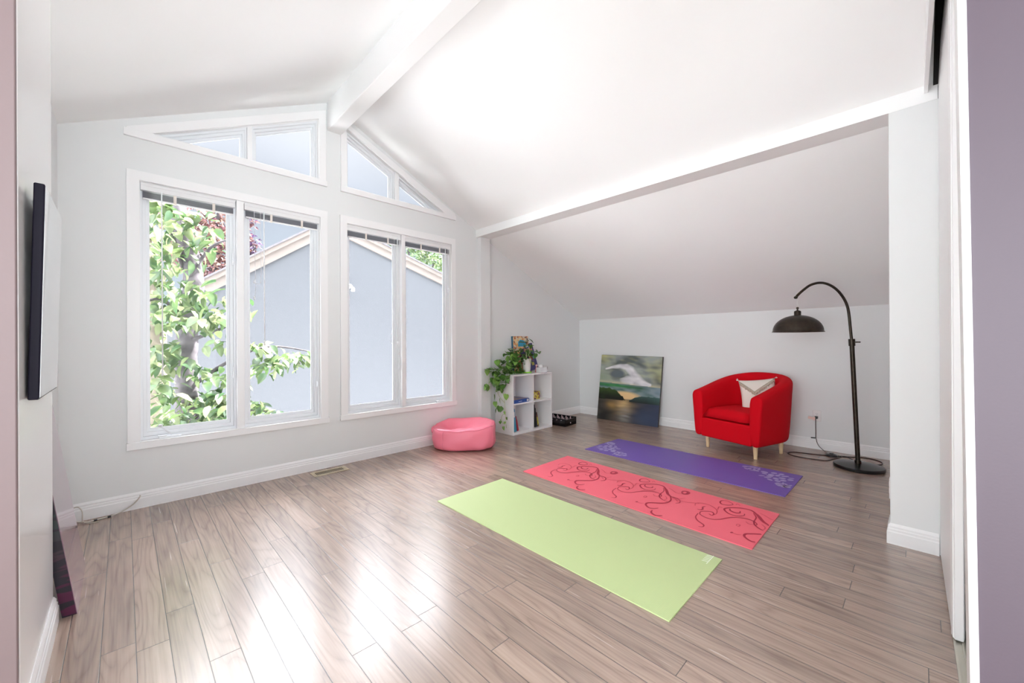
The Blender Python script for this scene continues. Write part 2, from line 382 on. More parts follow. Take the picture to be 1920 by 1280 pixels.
def door(name, y0, x0, x1):
    root = empty(name); root['kind'] = 'structure'
    bm = bmesh.new()
    pts = [(x0, skew(y0, x0)), (x1, skew(y0, x1)), (x1, skew(y0-.032, x1)), (x0, skew(y0-.032, x0))]
    prism(bm, pts, 'z', .012, 2.74); link_bm('door_panel', bm, M['trim'], root, bevel=.003)
    bm = bmesh.new()
    ya = skew(y0, x0)
    prism(bm, [(x0-.006, ya-.006), (x0+.03, ya+.003), (x0+.03, ya-.035), (x0-.006, ya-.030)], 'z', .010, 2.742); link_bm('edge_stile', bm, M['trim'], root, bevel=.002)
    return root
struct(door('door_1', -.0815, 2.36, 3.23), 'white sliding closet door beside the column', 'door')
struct(door('door_2', -.122, 1.62, 2.46), 'white rear sliding closet door behind the jamb', 'door')
# floor track of the closet
bm = bmesh.new()
for y0, y1, z1 in ((-.083, -.090, .007), (-.106, -.112, .007), (-.146, -.152, .007), (-.083, -.152, .002)):
    pts = [(1.55, skew(y0, 1.55)), (3.236, skew(y0, 3.236)), (3.236, skew(y1, 3.236)), (1.55, skew(y1, 1.55))]
    prism(bm, pts, 'z', 0, z1)
struct(link_bm('trim_floor_track', bm, M['steel']), 'metal floor track of the sliding closet doors', 'track')

# landing behind the camera: walls with two large made-up openings, added to fill the room with light
def wall_holes_x(name, x, y0, y1, z1, hole, m):
    me = holes_mesh([(y0, 0), (y1, 0), (y1, z1), (y0, z1)], [hole], .1)
    me.transform(Matrix(((0, 0, 1, x), (1, 0, 0, 0), (0, 1, 0, 0), (0, 0, 0, 1))))
    me.materials.clear(); me.materials.append(m); me.name = name
    for p in me.polygons: p.material_index = 0
    return struct(new_obj(name, me), 'unseen landing wall behind the camera, its opening added for fill light', 'wall')
wall_holes_x('wall_west', XW-.05, YB-.1, 1.83, 2.6, [(-2.5, .10), (1.72, .10), (1.72, 2.5), (-2.5, 2.5)], M['wall'])
plate('wall_south', [(XW-.1, 0), (1.6, 0), (1.6, 3.6), (XW-.1, 2.6)], [[(XW+.1, .08), (1.45, .08), (1.45, 3.05), (-.46, 2.5), (XW+.1, 2.5)]], YB-.1, YB, M['wall'], kind='structure')

# baseboards
PROF = [(0, 0), (.015, 0), (.015, .070), (.012, .076), (.012, .088), (.009, .092), (.009, .104), (.004, .114), (.002, .118), (0, .118)]
def baseboard(name, p0, p1, nrm, m0=0, m1=0):
    p0 = Vector((*p0, 0)); p1 = Vector((*p1, 0)); n = Vector((*nrm, 0)); t = (p1-p0).normalized()
    bm = bmesh.new(); A = []; B = []
    for d, z in PROF:
        A.append(bm.verts.new(p0 + n*d + t*d*m0 + Vector((0, 0, z)))); B.append(bm.verts.new(p1 + n*d - t*d*m1 + Vector((0, 0, z))))
    k = len(PROF)
    bm.faces.new(A); bm.faces.new(B[::-1])
    for i in range(k): bm.faces.new((A[i], B[i], B[(i+1) % k], A[(i+1) % k]))
    return struct(link_bm(name, bm, M['trim']))
baseboard('baseboard_window', (XL, D), (3.268, D), (0, -1), 1, 0)
baseboard('baseboard_alcove', (3.43, D), (E, D), (0, -1), 0, 1)
baseboard('baseboard_knee', (E, .0), (E, D), (-1, 0), 0, 1)
baseboard('baseboard_recess', (XL, 2.585), (XL, D), (1, 0), 0, 1)
baseboard('baseboard_left', (-.22, 1.835), (-.22, 2.585), (1, 0), 0, -1)
baseboard('baseboard_left_end', (-.22, 2.585), (XL, 2.585), (0, 1), -1, 0)
baseboard('baseboard_post', (3.268, D-.063), (3.43, D-.063), (0, -1), -1, 0)
baseboard('baseboard_column', (3.24, -.078), (3.24, .12), (-1, 0), 0, -1)
baseboard('baseboard_column_side', (3.24, .12), (3.43, .12), (0, 1), -1, 0)

# ------------------------------------------------------------------ windows
def clip_inset(poly, d):
    """inset a convex polygon (x,z) by distances d (list per edge or number); edges i -> i+1"""
    n = len(poly); P = [Vector(p) for p in poly]
    area = sum(P[i].x*P[(i+1) % n].y - P[(i+1) % n].x*P[i].y for i in range(n))
    s = 1 if area > 0 else -1
    lines = []
    for i in range(n):
        a = P[i]; b = P[(i+1) % n]; t = (b-a).normalized(); nn = Vector((-t.y, t.x))*s
        di = d[i] if isinstance(d, (list, tuple)) else d
        lines.append((a + nn*di, t))
    out = []
    for i in range(n):
        (p, t), (q, u) = lines[i-1], lines[i]
        den = t.x*u.y - t.y*u.x
        k = ((q.x-p.x)*u.y - (q.y-p.y)*u.x)/den
        out.append((p.x + t.x*k, p.y + t.y*k))
    return out
def sash(parent, poly, w, pane_y):
    """one sash: stepped frame around the pane"""
    inner = clip_inset(poly, w)
    mid = clip_inset(poly, [x*.55 for x in w] if isinstance(w, (list, tuple)) else w*.55)
    o = plate('sash', poly, [mid], pane_y-.045, pane_y+.005, M['vinyl'], parent)
    b = o.modifiers.new('bevel', 'BEVEL'); b.width = .002; b.segments = 1; b.limit_method = 'ANGLE'
    plate('glazing_bead', mid, [inner], pane_y-.022, pane_y+.0045, M['vinyl'], o)
    bm = bmesh.new(); vs = [bm.verts.new((x, pane_y, z)) for x, z in clip_inset(poly, [x*.9 for x in w] if isinstance(w, (list, tuple)) else w*.9)]; bm.faces.new(vs)
    r = bmesh.ops.extrude_face_region(bm, geom=bm.faces[:]); bmesh.ops.translate(bm, verts=[v for v in r['geom'] if isinstance(v, bmesh.types.BMVert)], vec=(0, .004, 0))
    link_bm('pane', bm, M['glass'], o)
    return o

PY = D + .10
def crank(parent, x, z, s, fold=False):
    bm = bmesh.new()
    box(bm, x-.065, x+.065, D-.004, D+.02, z, z+.014)
    box(bm, x-.05*s-.02, x-.05*s+.03, D+.0, D+.02, z+.014, z+.022)
    if fold: tube(bm, [(x-.02, D+.005, z+.02), (x+.02, D, z+.035), (x+.06, D, z+.022)], .005, 8)
    else: tube(bm, [(x+.01, D+.005, z+.02), (x-.02, D-.015, z+.055), (x-.045, D-.02, z+.085), (x-.055, D-.02, z+.088)], .0055, 8)
    if not fold: lathe(bm, [(0, -.012), (.012, -.008), (.015, 0), (.012, .01), (0, .013)], 12, (x-.058, D-.022, z+.10))
    link_bm('crank_handle', bm, M['vinyl'], parent, smooth=False, bevel=.002)

def big_window(name, x0, x1, xm0, xm1, z0, z1, ox0, ox1, oz0, oz1):
    root = empty(name, (0, 0, 0)); root['kind'] = 'structure'
    # casing boards on the wall face
    o = plate('casing', rect(ox0, ox1, oz0+.052, oz1), [rect(x0, xm0, oz0+.053, z1), rect(xm1, x1, oz0+.053, z1)] if False else [rect(x0, x1, z0+.0, z1)], D-.018, D+.0005, M['trim'], root)
    o.modifiers.new('bevel', 'BEVEL').width = .003
    bm = bmesh.new(); box(bm, ox0-.006, ox1+.012, D-.024, D+.0005, oz0, z0); box(bm, x0-.005, x1+.005, D-.026, D+.06, z0-.006, z0+.001)
    link_bm('sill', bm, M['trim'], root, bevel=.003)
    bm = bmesh.new(); box(bm, xm0, xm1, D-.010, D+.106, z0, z1); link_bm('mullion', bm, M['trim'], root, bevel=.003)
    # jamb liner
    o = plate('jamb_liner', rect(x0-.004, x1+.004, z0-.004, z1+.004), [rect(x0+.002, x1-.002, z0+.002, z1-.002)], D+.0, D+.108, M['trim'], root)
    for a, b in ((x0, xm0), (xm1, x1)):
        # outer vinyl frame with two steps then the sash
        p0 = rect(a+.001, b-.001, z0+.001, z1-.001)
        plate('frame', p0, [clip_inset(p0, [.022, .014, .014, .014])], D+.035, D+.105, M['vinyl'], root)
        sash(root, clip_inset(p0, [.022, .014, .014, .014]), [.052, .042, .04, .042], PY)
    return root
W1 = big_window('window_1', .083, 1.335, .673, .725, .483, 2.388, .014, 1.400, .430, 2.454)
crank(W1, .25, .484, 1)
struct(W1, 'large two-pane casement window on the left with leafy tree outside', 'window')
W2 = big_window('window_2', 1.588, 2.848, 2.183, 2.228, .483, 2.381, 1.520, 2.906, .430, 2.454)
crank(W2, 2.70, .484, 1, True)
struct(W2, 'large two-pane casement window right of the centre pier', 'window')
def latch(parent, x, z, zh=.10):
    bm = bmesh.new(); box(bm, x-.006, x+.006, D+.028, D+.045, z-zh/2, z+zh/2); box(bm, x-.004, x+.004, D+.012, D+.03, z-.035, z+.005)
    link_bm('sash_lock', bm, M['vinyl'], parent, bevel=.002)
latch(W1, .655, 1.90); latch(W1, .655, .95); latch(W2, 2.168, .95); latch(W1, 1.318, .82); latch(W2, 2.835, 1.85)

def gable_window(name, casing, opening, mull, left):
    root = empty(name); root['kind'] = 'structure'
    o = plate('casing', casing, [opening], D-.018, D+.0005, M['trim'], root); o.modifiers.new('bevel', 'BEVEL').width = .003
    xs = [p[0] for p in casing]; zb = min(p[1] for p in casing)
    bm = bmesh.new(); box(bm, min(xs)-.003, max(xs)+.008, D-.024, D, zb-.003, zb+.05); link_bm('sill', bm, M['trim'], root, bevel=.003)
    m0, m1 = mull
    plate('jamb_liner', clip_inset(opening, -.003), [clip_inset(opening, .002)], D, D+.108, M['trim'], root)
    zb = min(p[1] for p in opening)
    if left:
        zt = lambda x: opening[0][1] + (x-opening[0][0])*(opening[2][1]-opening[1][1])/(opening[1][0]-opening[0][0])
        A = [(opening[0][0], zb), (m0, zb), (m0, zt(m0))]; B = [(m1, zb), opening[1], opening[2], (m1, zt(m1))]
    else:
        zt = lambda x: opening[1][1] + (opening[1][0]-x)*(opening[2][1]-opening[0][1])/(opening[1][0]-opening[0][0])
        B = [(opening[0][0], zb), (m0, zb), (m0, zt(m0)), opening[2]]; A = [(m1, zb), opening[1], (m1, zt(m1))]
    bm = bmesh.new(); prism(bm, [(m0, zb), (m1, zb), (m1, zt(m1)), (m0, zt(m0))], 'y', D+.01, D+.106); link_bm('mullion', bm, M['trim'], root, bevel=.002)
    for poly in (A, B):
        n = len(poly)
        ws = []
        for i in range(n):
            a, b = poly[i], poly[(i+1) % n]
            ws.append(.008 if abs(a[1]-b[1]) < 1e-6 else (.022 if abs(a[0]-b[0]) < 1e-6 else .030))
        q = clip_inset(poly, [.002]*n)
        plate('frame', q, [clip_inset(q, [w*.5 for w in ws])], D+.03, D+.105, M['vinyl'], root)
        sash(root, clip_inset(q, [w*.5 for w in ws]), [w*1.3 for w in ws], PY)
    return root
W3 = gable_window('window_3', [(.004, 2.695), (1.391, 2.695), (1.391, 3.427), (.014, 2.757)], op3, (.755, .790), True)
struct(W3, 'triangular gable window left of the ridge beam', 'window')
W4 = gable_window('window_4', [(1.530, 2.688), (2.906, 2.688), (2.906, 2.765), (1.530, 3.405)], op4, (2.120, 2.165), False)
struct(W4, 'triangular gable window right of the ridge beam', 'window')

# ------------------------------------------------------------------ raised venetian blinds
def blind(x0, x1, zt, label, cords, wand):
    t = tag(empty('venetian_blind', ((x0+x1)/2, D+.03, zt)), label, 'blind', 'raised blinds in the window panes')
    w = (x1-x0)/2 - .004
    bm = bmesh.new(); box(bm, -w, w, -.026, .012, -.026, -.004); box(bm, -w, w, -.029, .010, -.060, -.027); link_bm('headrail', bm, M['blind'], t, bevel=.002)
    bm = bmesh.new(); rng = random.Random(int(x0*100))
    for k in range(11):                                   # stacked slats, slightly sagging
        z = -.066 - k*.0042; s = rng.uniform(-.001, .001)
        prof = [(-.024, z+s-.0015), (0, z+s+.0012), (.001, z+s+.0012), (.0, z+s+.0006), (-.024, z+s-.0021)]
        prism(bm, [(-.022, z+s-.001), (-.010, z+s+.001), (.003, z+s-.001), (.003, z+s-.0018), (-.010, z+s+.0002), (-.022, z+s-.0018)], 'x', -w+.012, w-.012)
    link_bm('slats', bm, M['slat'], t)
    bm = bmesh.new(); box(bm, -w+.012, w-.012, -.023, .004, -.122, -.114); link_bm('bottom_rail', bm, M['blind'], t, bevel=.002)
    for cx in (-.33*w, .5*w):
        bm = bmesh.new(); prism(bm, [(-.0245, -.060), (-.0232, -.060), (-.0232, -.1222), (.005, -.1222), (.005, -.1235), (-.0245, -.1235)], 'x', cx-.009, cx+.009)
        link_bm('ladder_tape', bm, M['cream'], t)
    if wand is not None:
        x, l, kind = wand; bm = bmesh.new(); x -= (x0+x1)/2
        tube(bm, [(x, -.033, -.05), (x, -.034, -.08), (x+.002, -.034, -l)], .0045, 6); tube(bm, [(x, -.034, -l+.03), (x+.002, -.034, -l-.01)], .007, 6)
        link_bm('wand', bm, M['clear'], t, smooth=True)
    for pts in cords:
        bm = bmesh.new(); tube(bm, smooth_pts([(x-(x0+x1)/2, -.032, -l) for x, l in pts], 5), .0017, 5)
        c = link_bm('cord', bm, M['cordw'], t, smooth=True)
        x, l = pts[-1]; bm = bmesh.new(); lathe(bm, [(0, .012), (.004, .010), (.008, -.012), (.008, -.016), (0, -.016)], 10, (x-(x0+x1)/2, -.032, -l)); link_bm('cord_weight', bm, M['cordw'], c, smooth=True)
    return t
blind(.085, .671, 2.386, 'raised white venetian blind in the leftmost pane, long clear wand', [], (.205, 1.42, 0))
blind(.727, 1.333, 2.386, 'raised white venetian blind above the pane showing the stucco gable and blue sky', [[(.80, .06), (.805, .5), (.81, .70), (.80, .80)], [(.845, .06), (.85, .6), (.83, .68), (.80, .66)]], (.872, 1.2, 0))
blind(1.590, 2.181, 2.379, 'raised white venetian blind just right of the centre pier', [[(2.10, .06), (2.10, .6), (2.075, 1.0), (2.05, 1.18), (2.13, 1.20), (2.15, 1.30)]], (2.135, 1.20, 0))
blind(2.230, 2.846, 2.379, 'raised white venetian blind in the rightmost window pane', [[(2.80, .06), (2.80, .55)]], (2.765, 1.22, 0))

# ------------------------------------------------------------------ yoga mats
def mat_slab(name, corners, m, th=.006, mats=None, sub=1):
    bm = bmesh.new(); n = 24; mm = 8
    A, B, C_, D_ = [Vector((*c, 0)) for c in corners]         # A far-right, B near-right, C near-left, D far-left
    rng = random.Random(5)
    def P(u, v, z):
        p = (A.lerp(B, v)).lerp(D_.lerp(C_, v), u); p.z = z; return p
    top = [[None]*(mm+1) for _ in range(n+1)]; bot = [[None]*(mm+1) for _ in range(n+1)]
    for i in range(n+1):
        for j in range(mm+1):
            v = i/n; u = j/mm; w = .0012*noise.noise(Vector((v*5, u*3, len(name)))) if 0 < j < mm and 0 < i < n else 0
            top[i][j] = bm.verts.new(P(u, v, th + w)); bot[i][j] = bm.verts.new(P(u, v, .0004))
    for i in range(n):
        for j in range(mm):
            bm.faces.new((top[i][j], top[i][j+1], top[i+1][j+1], top[i+1][j])); bm.faces.new((bot[i][j], bot[i+1][j], bot[i+1][j+1], bot[i][j+1]))
    for i in range(n):
        for j in (0, mm): bm.faces.new((top[i][j], top[i+1][j], bot[i+1][j], bot[i][j]))
    for j in range(mm):
        for i in (0, n): bm.faces.new((top[i][j], top[i][j+1], bot[i][j+1], bot[i][j]))
    return bm
def ribbed_green():
    m = bpy.data.materials.new('green_ribbed_foam'); m.use_nodes = True; nt = m.node_tree; N = nt.nodes; L = nt.links; b = N['Principled BSDF']
    tc = N.new('ShaderNodeTexCoord'); sp = N.new('ShaderNodeSeparateXYZ'); L.new(tc.outputs['Object'], sp.inputs[0])
    def mt(op, a, c=None):
        n = N.new('ShaderNodeMath'); n.operation = op
        if isinstance(a, (int, float)): n.inputs[0].default_value = a
        else: L.new(a, n.inputs[0])
        if c is not None:
            if isinstance(c, (int, float)): n.inputs[1].default_value = c
            else: L.new(c, n.inputs[1])
        return n.outputs[0]
    sy = mt('SINE', mt('MULTIPLY', sp.outputs[1], 1150.0)); sx = mt('SINE', mt('MULTIPLY', sp.outputs[0], 1150.0))
    g = mt('ADD', mt('MULTIPLY', sy, .35), mt('MULTIPLY', mt('MULTIPLY', sx, sy), .15)); g = mt('ADD', g, .5)
    mx = N.new('ShaderNodeMix'); mx.data_type = 'RGBA'; L.new(g, mx.inputs[0]); mx.inputs[6].default_value = (.44, .55, .23, 1); mx.inputs[7].default_value = (.60, .70, .38, 1)
    L.new(mx.outputs[2], b.inputs['Base Color']); b.inputs['Roughness'].default_value = .55
    bp = N.new('ShaderNodeBump'); bp.inputs['Strength'].default_value = .4; bp.inputs['Distance'].default_value = .001; L.new(g, bp.inputs['Height']); L.new(bp.outputs[0], b.inputs['Normal'])
    return m
M['matg'] = ribbed_green()
M['matr'] = mat('coral_foam', (.84, .135, .185), .55, bump=.3, bscale=500); M['scroll'] = mat('dark_red_print', (.42, .02, .05), .6)
M['scrollf'] = mat('faint_red_print', (.62, .06, .10), .6)
M['matp'] = mat('violet_foam', (.155, .085, .40), .5, bump=.3, bscale=500); M['petal'] = mat('lilac_print', (.42, .36, .62), .6)
M['logo'] = mat('pale_print', (.82, .88, .75), .6)
def ribbon(bm, pts, w, z, mi, clip=None, taper=True):
    pts = [Vector((p[0], p[1], z)) for p in pts]; k = len(pts); prev = None
    for i, p in enumerate(pts):
        t = (pts[min(i+1, k-1)] - pts[max(i-1, 0)]); t.z = 0
        if t.length < 1e-7: continue
        t.normalize(); s = Vector((-t.y, t.x, 0)); f = 1.0
        if taper: f = .45 + .55*math.sin(math.pi*min(1, max(0, (i+.5)/k)))
        if clip and not clip(p): prev = None; continue
        a = bm.verts.new(p + s*w*f/2); b = bm.verts.new(p - s*w*f/2)
        if prev: bm.faces.new((prev[0], a, b, prev[1])).material_index = mi
        prev = (a, b)
SCROLLS=[[8,[[3.068,1.488],[3.033,1.485],[2.996,1.518],[2.998,1.566],[3.042,1.609],[3.082,1.609],[3.133,1.569],[3.164,1.519],[3.161,1.466],[3.098,1.412],[3.025,1.367],[2.993,1.329],[2.989,1.278],[2.962,1.246],[2.921,1.234],[2.894,1.252]]],[14,[[3.145,1.45],[3.098,1.412],[3.025,1.367],[2.993,1.329]]],[8,[[3.096,1.523],[3.061,1.518],[3.045,1.542],[3.059,1.576],[3.089,1.586]]],[9,[[3.042,1.379],[2.99,1.332],[2.927,1.3],[2.878,1.297],[2.834,1.315],[2.794,1.361],[2.76,1.395],[2.726,1.397],[2.697,1.376],[2.681,1.344],[2.698,1.315],[2.724,1.301]]],[6,[[3.123,1.449],[3.063,1.417],[2.984,1.409],[2.931,1.391],[2.891,1.349],[2.881,1.306]]],[6,[[2.851,1.706],[2.826,1.669],[2.824,1.619],[2.86,1.579],[2.911,1.555],[2.959,1.524],[2.989,1.476],[2.993,1.429],[2.97,1.394],[2.939,1.383],[2.935,1.401]]],[6,[[2.855,1.717],[2.787,1.708],[2.741,1.68],[2.717,1.648],[2.698,1.624],[2.669,1.619],[2.654,1.64]]],[6,[[2.841,1.7],[2.889,1.715],[2.924,1.695],[2.943,1.66],[2.919,1.637],[2.888,1.638],[2.896,1.66]]],[5,[[2.969,1.781],[3.015,1.794],[3.05,1.767],[3.054,1.713],[3.021,1.662],[2.982,1.637],[2.93,1.626],[2.888,1.638]]],[7,[[2.92,1.747],[2.924,1.727],[2.946,1.721],[2.983,1.733],[3.008,1.724]]],[6,[[3.202,1.606],[3.178,1.596],[3.144,1.619],[3.136,1.656],[3.167,1.677],[3.207,1.675],[3.223,1.646],[3.202,1.606]]],[16,[[3.133,1.303],[3.115,1.285],[3.134,1.265],[3.165,1.264],[3.181,1.284],[3.167,1.306],[3.133,1.303]]],[4,[[3.154,1.417],[3.132,1.379],[3.097,1.332],[3.109,1.298]]],[9,[[2.658,1.314],[2.625,1.306],[2.603,1.283],[2.597,1.255],[2.626,1.226]]],[14,[[2.718,1.47],[2.714,1.458]]],[4,[[2.717,1.464],[2.712,1.437],[2.729,1.414]]],[5,[[2.84,1.475],[2.836,1.459],[2.863,1.459],[2.865,1.474],[2.84,1.475]]],[4,[[2.944,1.448],[2.921,1.422],[2.938,1.391]]],[4,[[3.001,1.321],[3.0,1.267],[3.042,1.239]]],[4,[[2.963,1.244],[2.972,1.196],[2.994,1.162],[3.011,1.125]]],[4,[[2.973,1.363],[2.934,1.334],[2.893,1.335]]],[4,[[2.934,1.254],[2.969,1.285],[2.972,1.309]]],[4,[[3.009,1.642],[3.071,1.653],[3.07,1.63]]],[4,[[3.187,1.578],[3.216,1.575],[3.197,1.552]]]]
PERIOD=(0.019,0.649)
PETALS=[[[4.165,1.004],[4.126,0.952],0.5],[[4.103,0.989],[4.093,0.947],0.25],[[4.005,0.992],[4.034,0.949],0.2],[[3.987,0.946],[4.029,0.897],0.25],[[4.044,0.939],[4.073,0.895],0.3],[[4.12,0.935],[4.087,0.896],0.4],[[4.188,0.927],[4.161,0.894],0.8],[[4.123,0.889],[4.116,0.852],0.5],[[4.189,0.873],[4.173,0.838],0.7],[[4.117,0.844],[4.165,0.796],0.25],[[4.004,0.88],[4.03,0.847],0.7],[[4.06,0.852],[4.07,0.8],0.35],[[4.107,0.791],[4.127,0.75],0.2],[[4.075,0.782],[4.053,0.75],0.4],[[4.017,0.826],[3.995,0.788],0.5],[[3.946,0.851],[3.977,0.826],0.4],[[3.941,0.902],[3.966,0.885],0.8],[[4.217,1.168],[4.192,1.135],0.4],[[4.133,1.135],[4.153,1.118],0.4],[[4.171,1.116],[4.163,1.091],0.8],[[4.238,1.131],[4.222,1.113],0.6],[[4.247,1.105],[4.222,1.081],0.6],[[4.227,1.076],[4.216,1.054],0.6],[[4.163,1.076],[4.168,1.055],0.4],[[4.116,1.076],[4.136,1.072],0.5],[[4.126,1.05],[4.158,1.033],0.4],[[4.193,1.045],[4.192,1.023],0.4],[[4.238,1.048],[4.237,1.034],0.4],[[3.897,0.84],[3.889,0.817],0.4],[[3.841,0.82],[3.859,0.802],0.4],[[3.91,0.815],[3.887,0.8],0.6],[[3.851,0.798],[3.873,0.789],0.5],[[3.925,0.799],[3.928,0.784],0.5],[[3.865,0.784],[3.87,0.767],0.5],[[3.909,0.777],[3.92,0.76],0.5],[[3.821,0.773],[3.852,0.766],0.5],[[3.833,0.754],[3.877,0.747],0.5],[[3.891,0.757],[3.876,0.736],0.4],[[3.911,0.75],[3.903,0.733],0.4]]
TRAIL=[[3.47,3.825,0.929],[3.47,3.989,0.798],[3.47,4.056,0.573],[3.47,3.934,0.692],[3.47,3.844,0.638],[3.47,3.714,0.577],[3.47,3.655,0.501],[3.47,3.89,0.472],[3.47,3.767,0.431],[3.47,3.864,0.385],[3.47,3.838,0.31],[3.47,3.776,0.335],[3.47,3.733,0.329],[3.47,3.69,0.281],[3.47,3.665,0.209],[3.47,3.751,0.173],[3.47,3.804,0.136],[3.47,3.691,0.147],[3.47,3.705,0.086],[3.47,3.662,0.692],[3.47,3.782,0.66],[3.47,3.739,0.616],[3.47,3.809,0.599],[3.47,3.88,0.653],[3.47,3.721,0.7],[3.47,3.826,0.717],[3.47,3.897,0.76]]
TOPL=[[3.652,3.79,1.059],[3.721,3.79,1.082],[3.79,3.79,1.019],[3.703,3.79,0.996],[3.635,3.79,1.023],[3.754,3.79,0.958],[3.861,3.79,1.079],[3.932,3.79,1.052],[4.006,3.79,1.153],[3.969,3.79,1.09],[4.043,3.79,1.063],[4.137,3.79,1.048],[4.08,3.79,1.011],[3.969,3.79,0.988],[3.914,3.79,0.94],[3.842,3.79,0.905],[3.789,3.79,0.87],[3.737,3.79,0.897],[3.685,3.79,0.911],[3.651,3.79,0.84],[3.601,3.79,0.903],[3.568,3.79,0.88],[3.519,3.79,0.883],[3.454,3.79,0.862],[3.422,3.79,0.84],[3.486,3.79,0.813],[3.551,3.79,0.809],[3.617,3.79,0.781],[3.702,3.79,0.825],[3.771,3.79,0.822],[3.823,3.79,0.794],[3.859,3.79,0.842],[3.807,3.79,0.968],[3.879,3.79,1.129],[3.933,3.79,1.191],[3.619,3.79,1.059],[3.669,3.79,0.973],[3.584,3.79,0.831],[3.39,3.79,0.818],[3.454,3.79,0.779],[3.987,3.79,0.937],[3.72,3.79,1.033],[3.618,3.79,0.987],[3.878,3.79,0.991]]

bm = mat_slab('green', [(2.357, 2.541), (2.333, .753), (1.659, .746), (1.681, 2.530)], None)
for k in range(5):
    ribbon(bm, [(2.325 - k*.018 - (.03 if k > 2 else 0)*0, .80), (2.316 - k*.018, .80 + .028)], .006, .0068, 1, taper=False)
ribbon(bm, [(2.335, .797), (2.225, .797)], .004, .0068, 1, taper=False)
tag(link_bm('yoga_mat', bm, [M['matg'], M['logo']]), 'lime green ribbed yoga mat, nearest of the three mats', 'yoga mat', 'yoga mats on the floor')
RC = [(3.310, 2.562), (3.224, .672), (2.568, .670), (2.629, 2.551)]
bm = mat_slab('coral', RC, None)
def inside_red(p):
    v = (p.y-.67)/(2.556-.67); x0 = 2.568 + .061*v; x1 = 3.224 + .086*v
    return x0+.006 < p.x < x1-.006 and .676 < p.y < 2.548
for k in (-1, 0, 1):
    for w, pts in SCROLLS:
        pp = smooth_pts([(x + PERIOD[0]*k, y + PERIOD[1]*k, 0) for x, y in pts], 6)
        ribbon(bm, pp, w*.001*1.5 + .001, .0078 + w*.00002, 1 if w >= 6 else 2, inside_red)
tag(link_bm('yoga_mat', bm, [M['matr'], M['scroll'], M['scrollf']]), 'coral pink yoga mat printed with dark red scrolls, between green and violet mats', 'yoga mat', 'yoga mats on the floor')
bm = mat_slab('violet', [(4.322, 2.568), (4.273, .716), (3.612, .716), (3.656, 2.590)], None)
pc = Vector(((4.322+4.273+3.612+3.656)/4, (2.568+.716+.716+2.59)/4, 0))
for a, b, wr in PETALS:
    for s in (1, -1):
        p = Vector((*a, 0)); q = Vector((*b, 0))
        if s < 0: p = 2*pc - p; q = 2*pc - q
        c = (p+q)/2; h = (q-p)/2; L_ = h.length; n_ = Vector((-h.y, h.x, 0)).normalized()*max(.010, min(.026, wr*.065))
        vs = [bm.verts.new(c + h*math.cos(t)*1.0 + n_*math.sin(t) + Vector((0, 0, .0078))) for t in [2*math.pi*i/14 for i in range(14)]]
        bm.faces.new(vs).material_index = 1
tag(link_bm('yoga_mat', bm, [M['matp'], M['petal']]), 'violet yoga mat with pale flower print at both ends, in front of the red armchair', 'yoga mat', 'yoga mats on the floor')

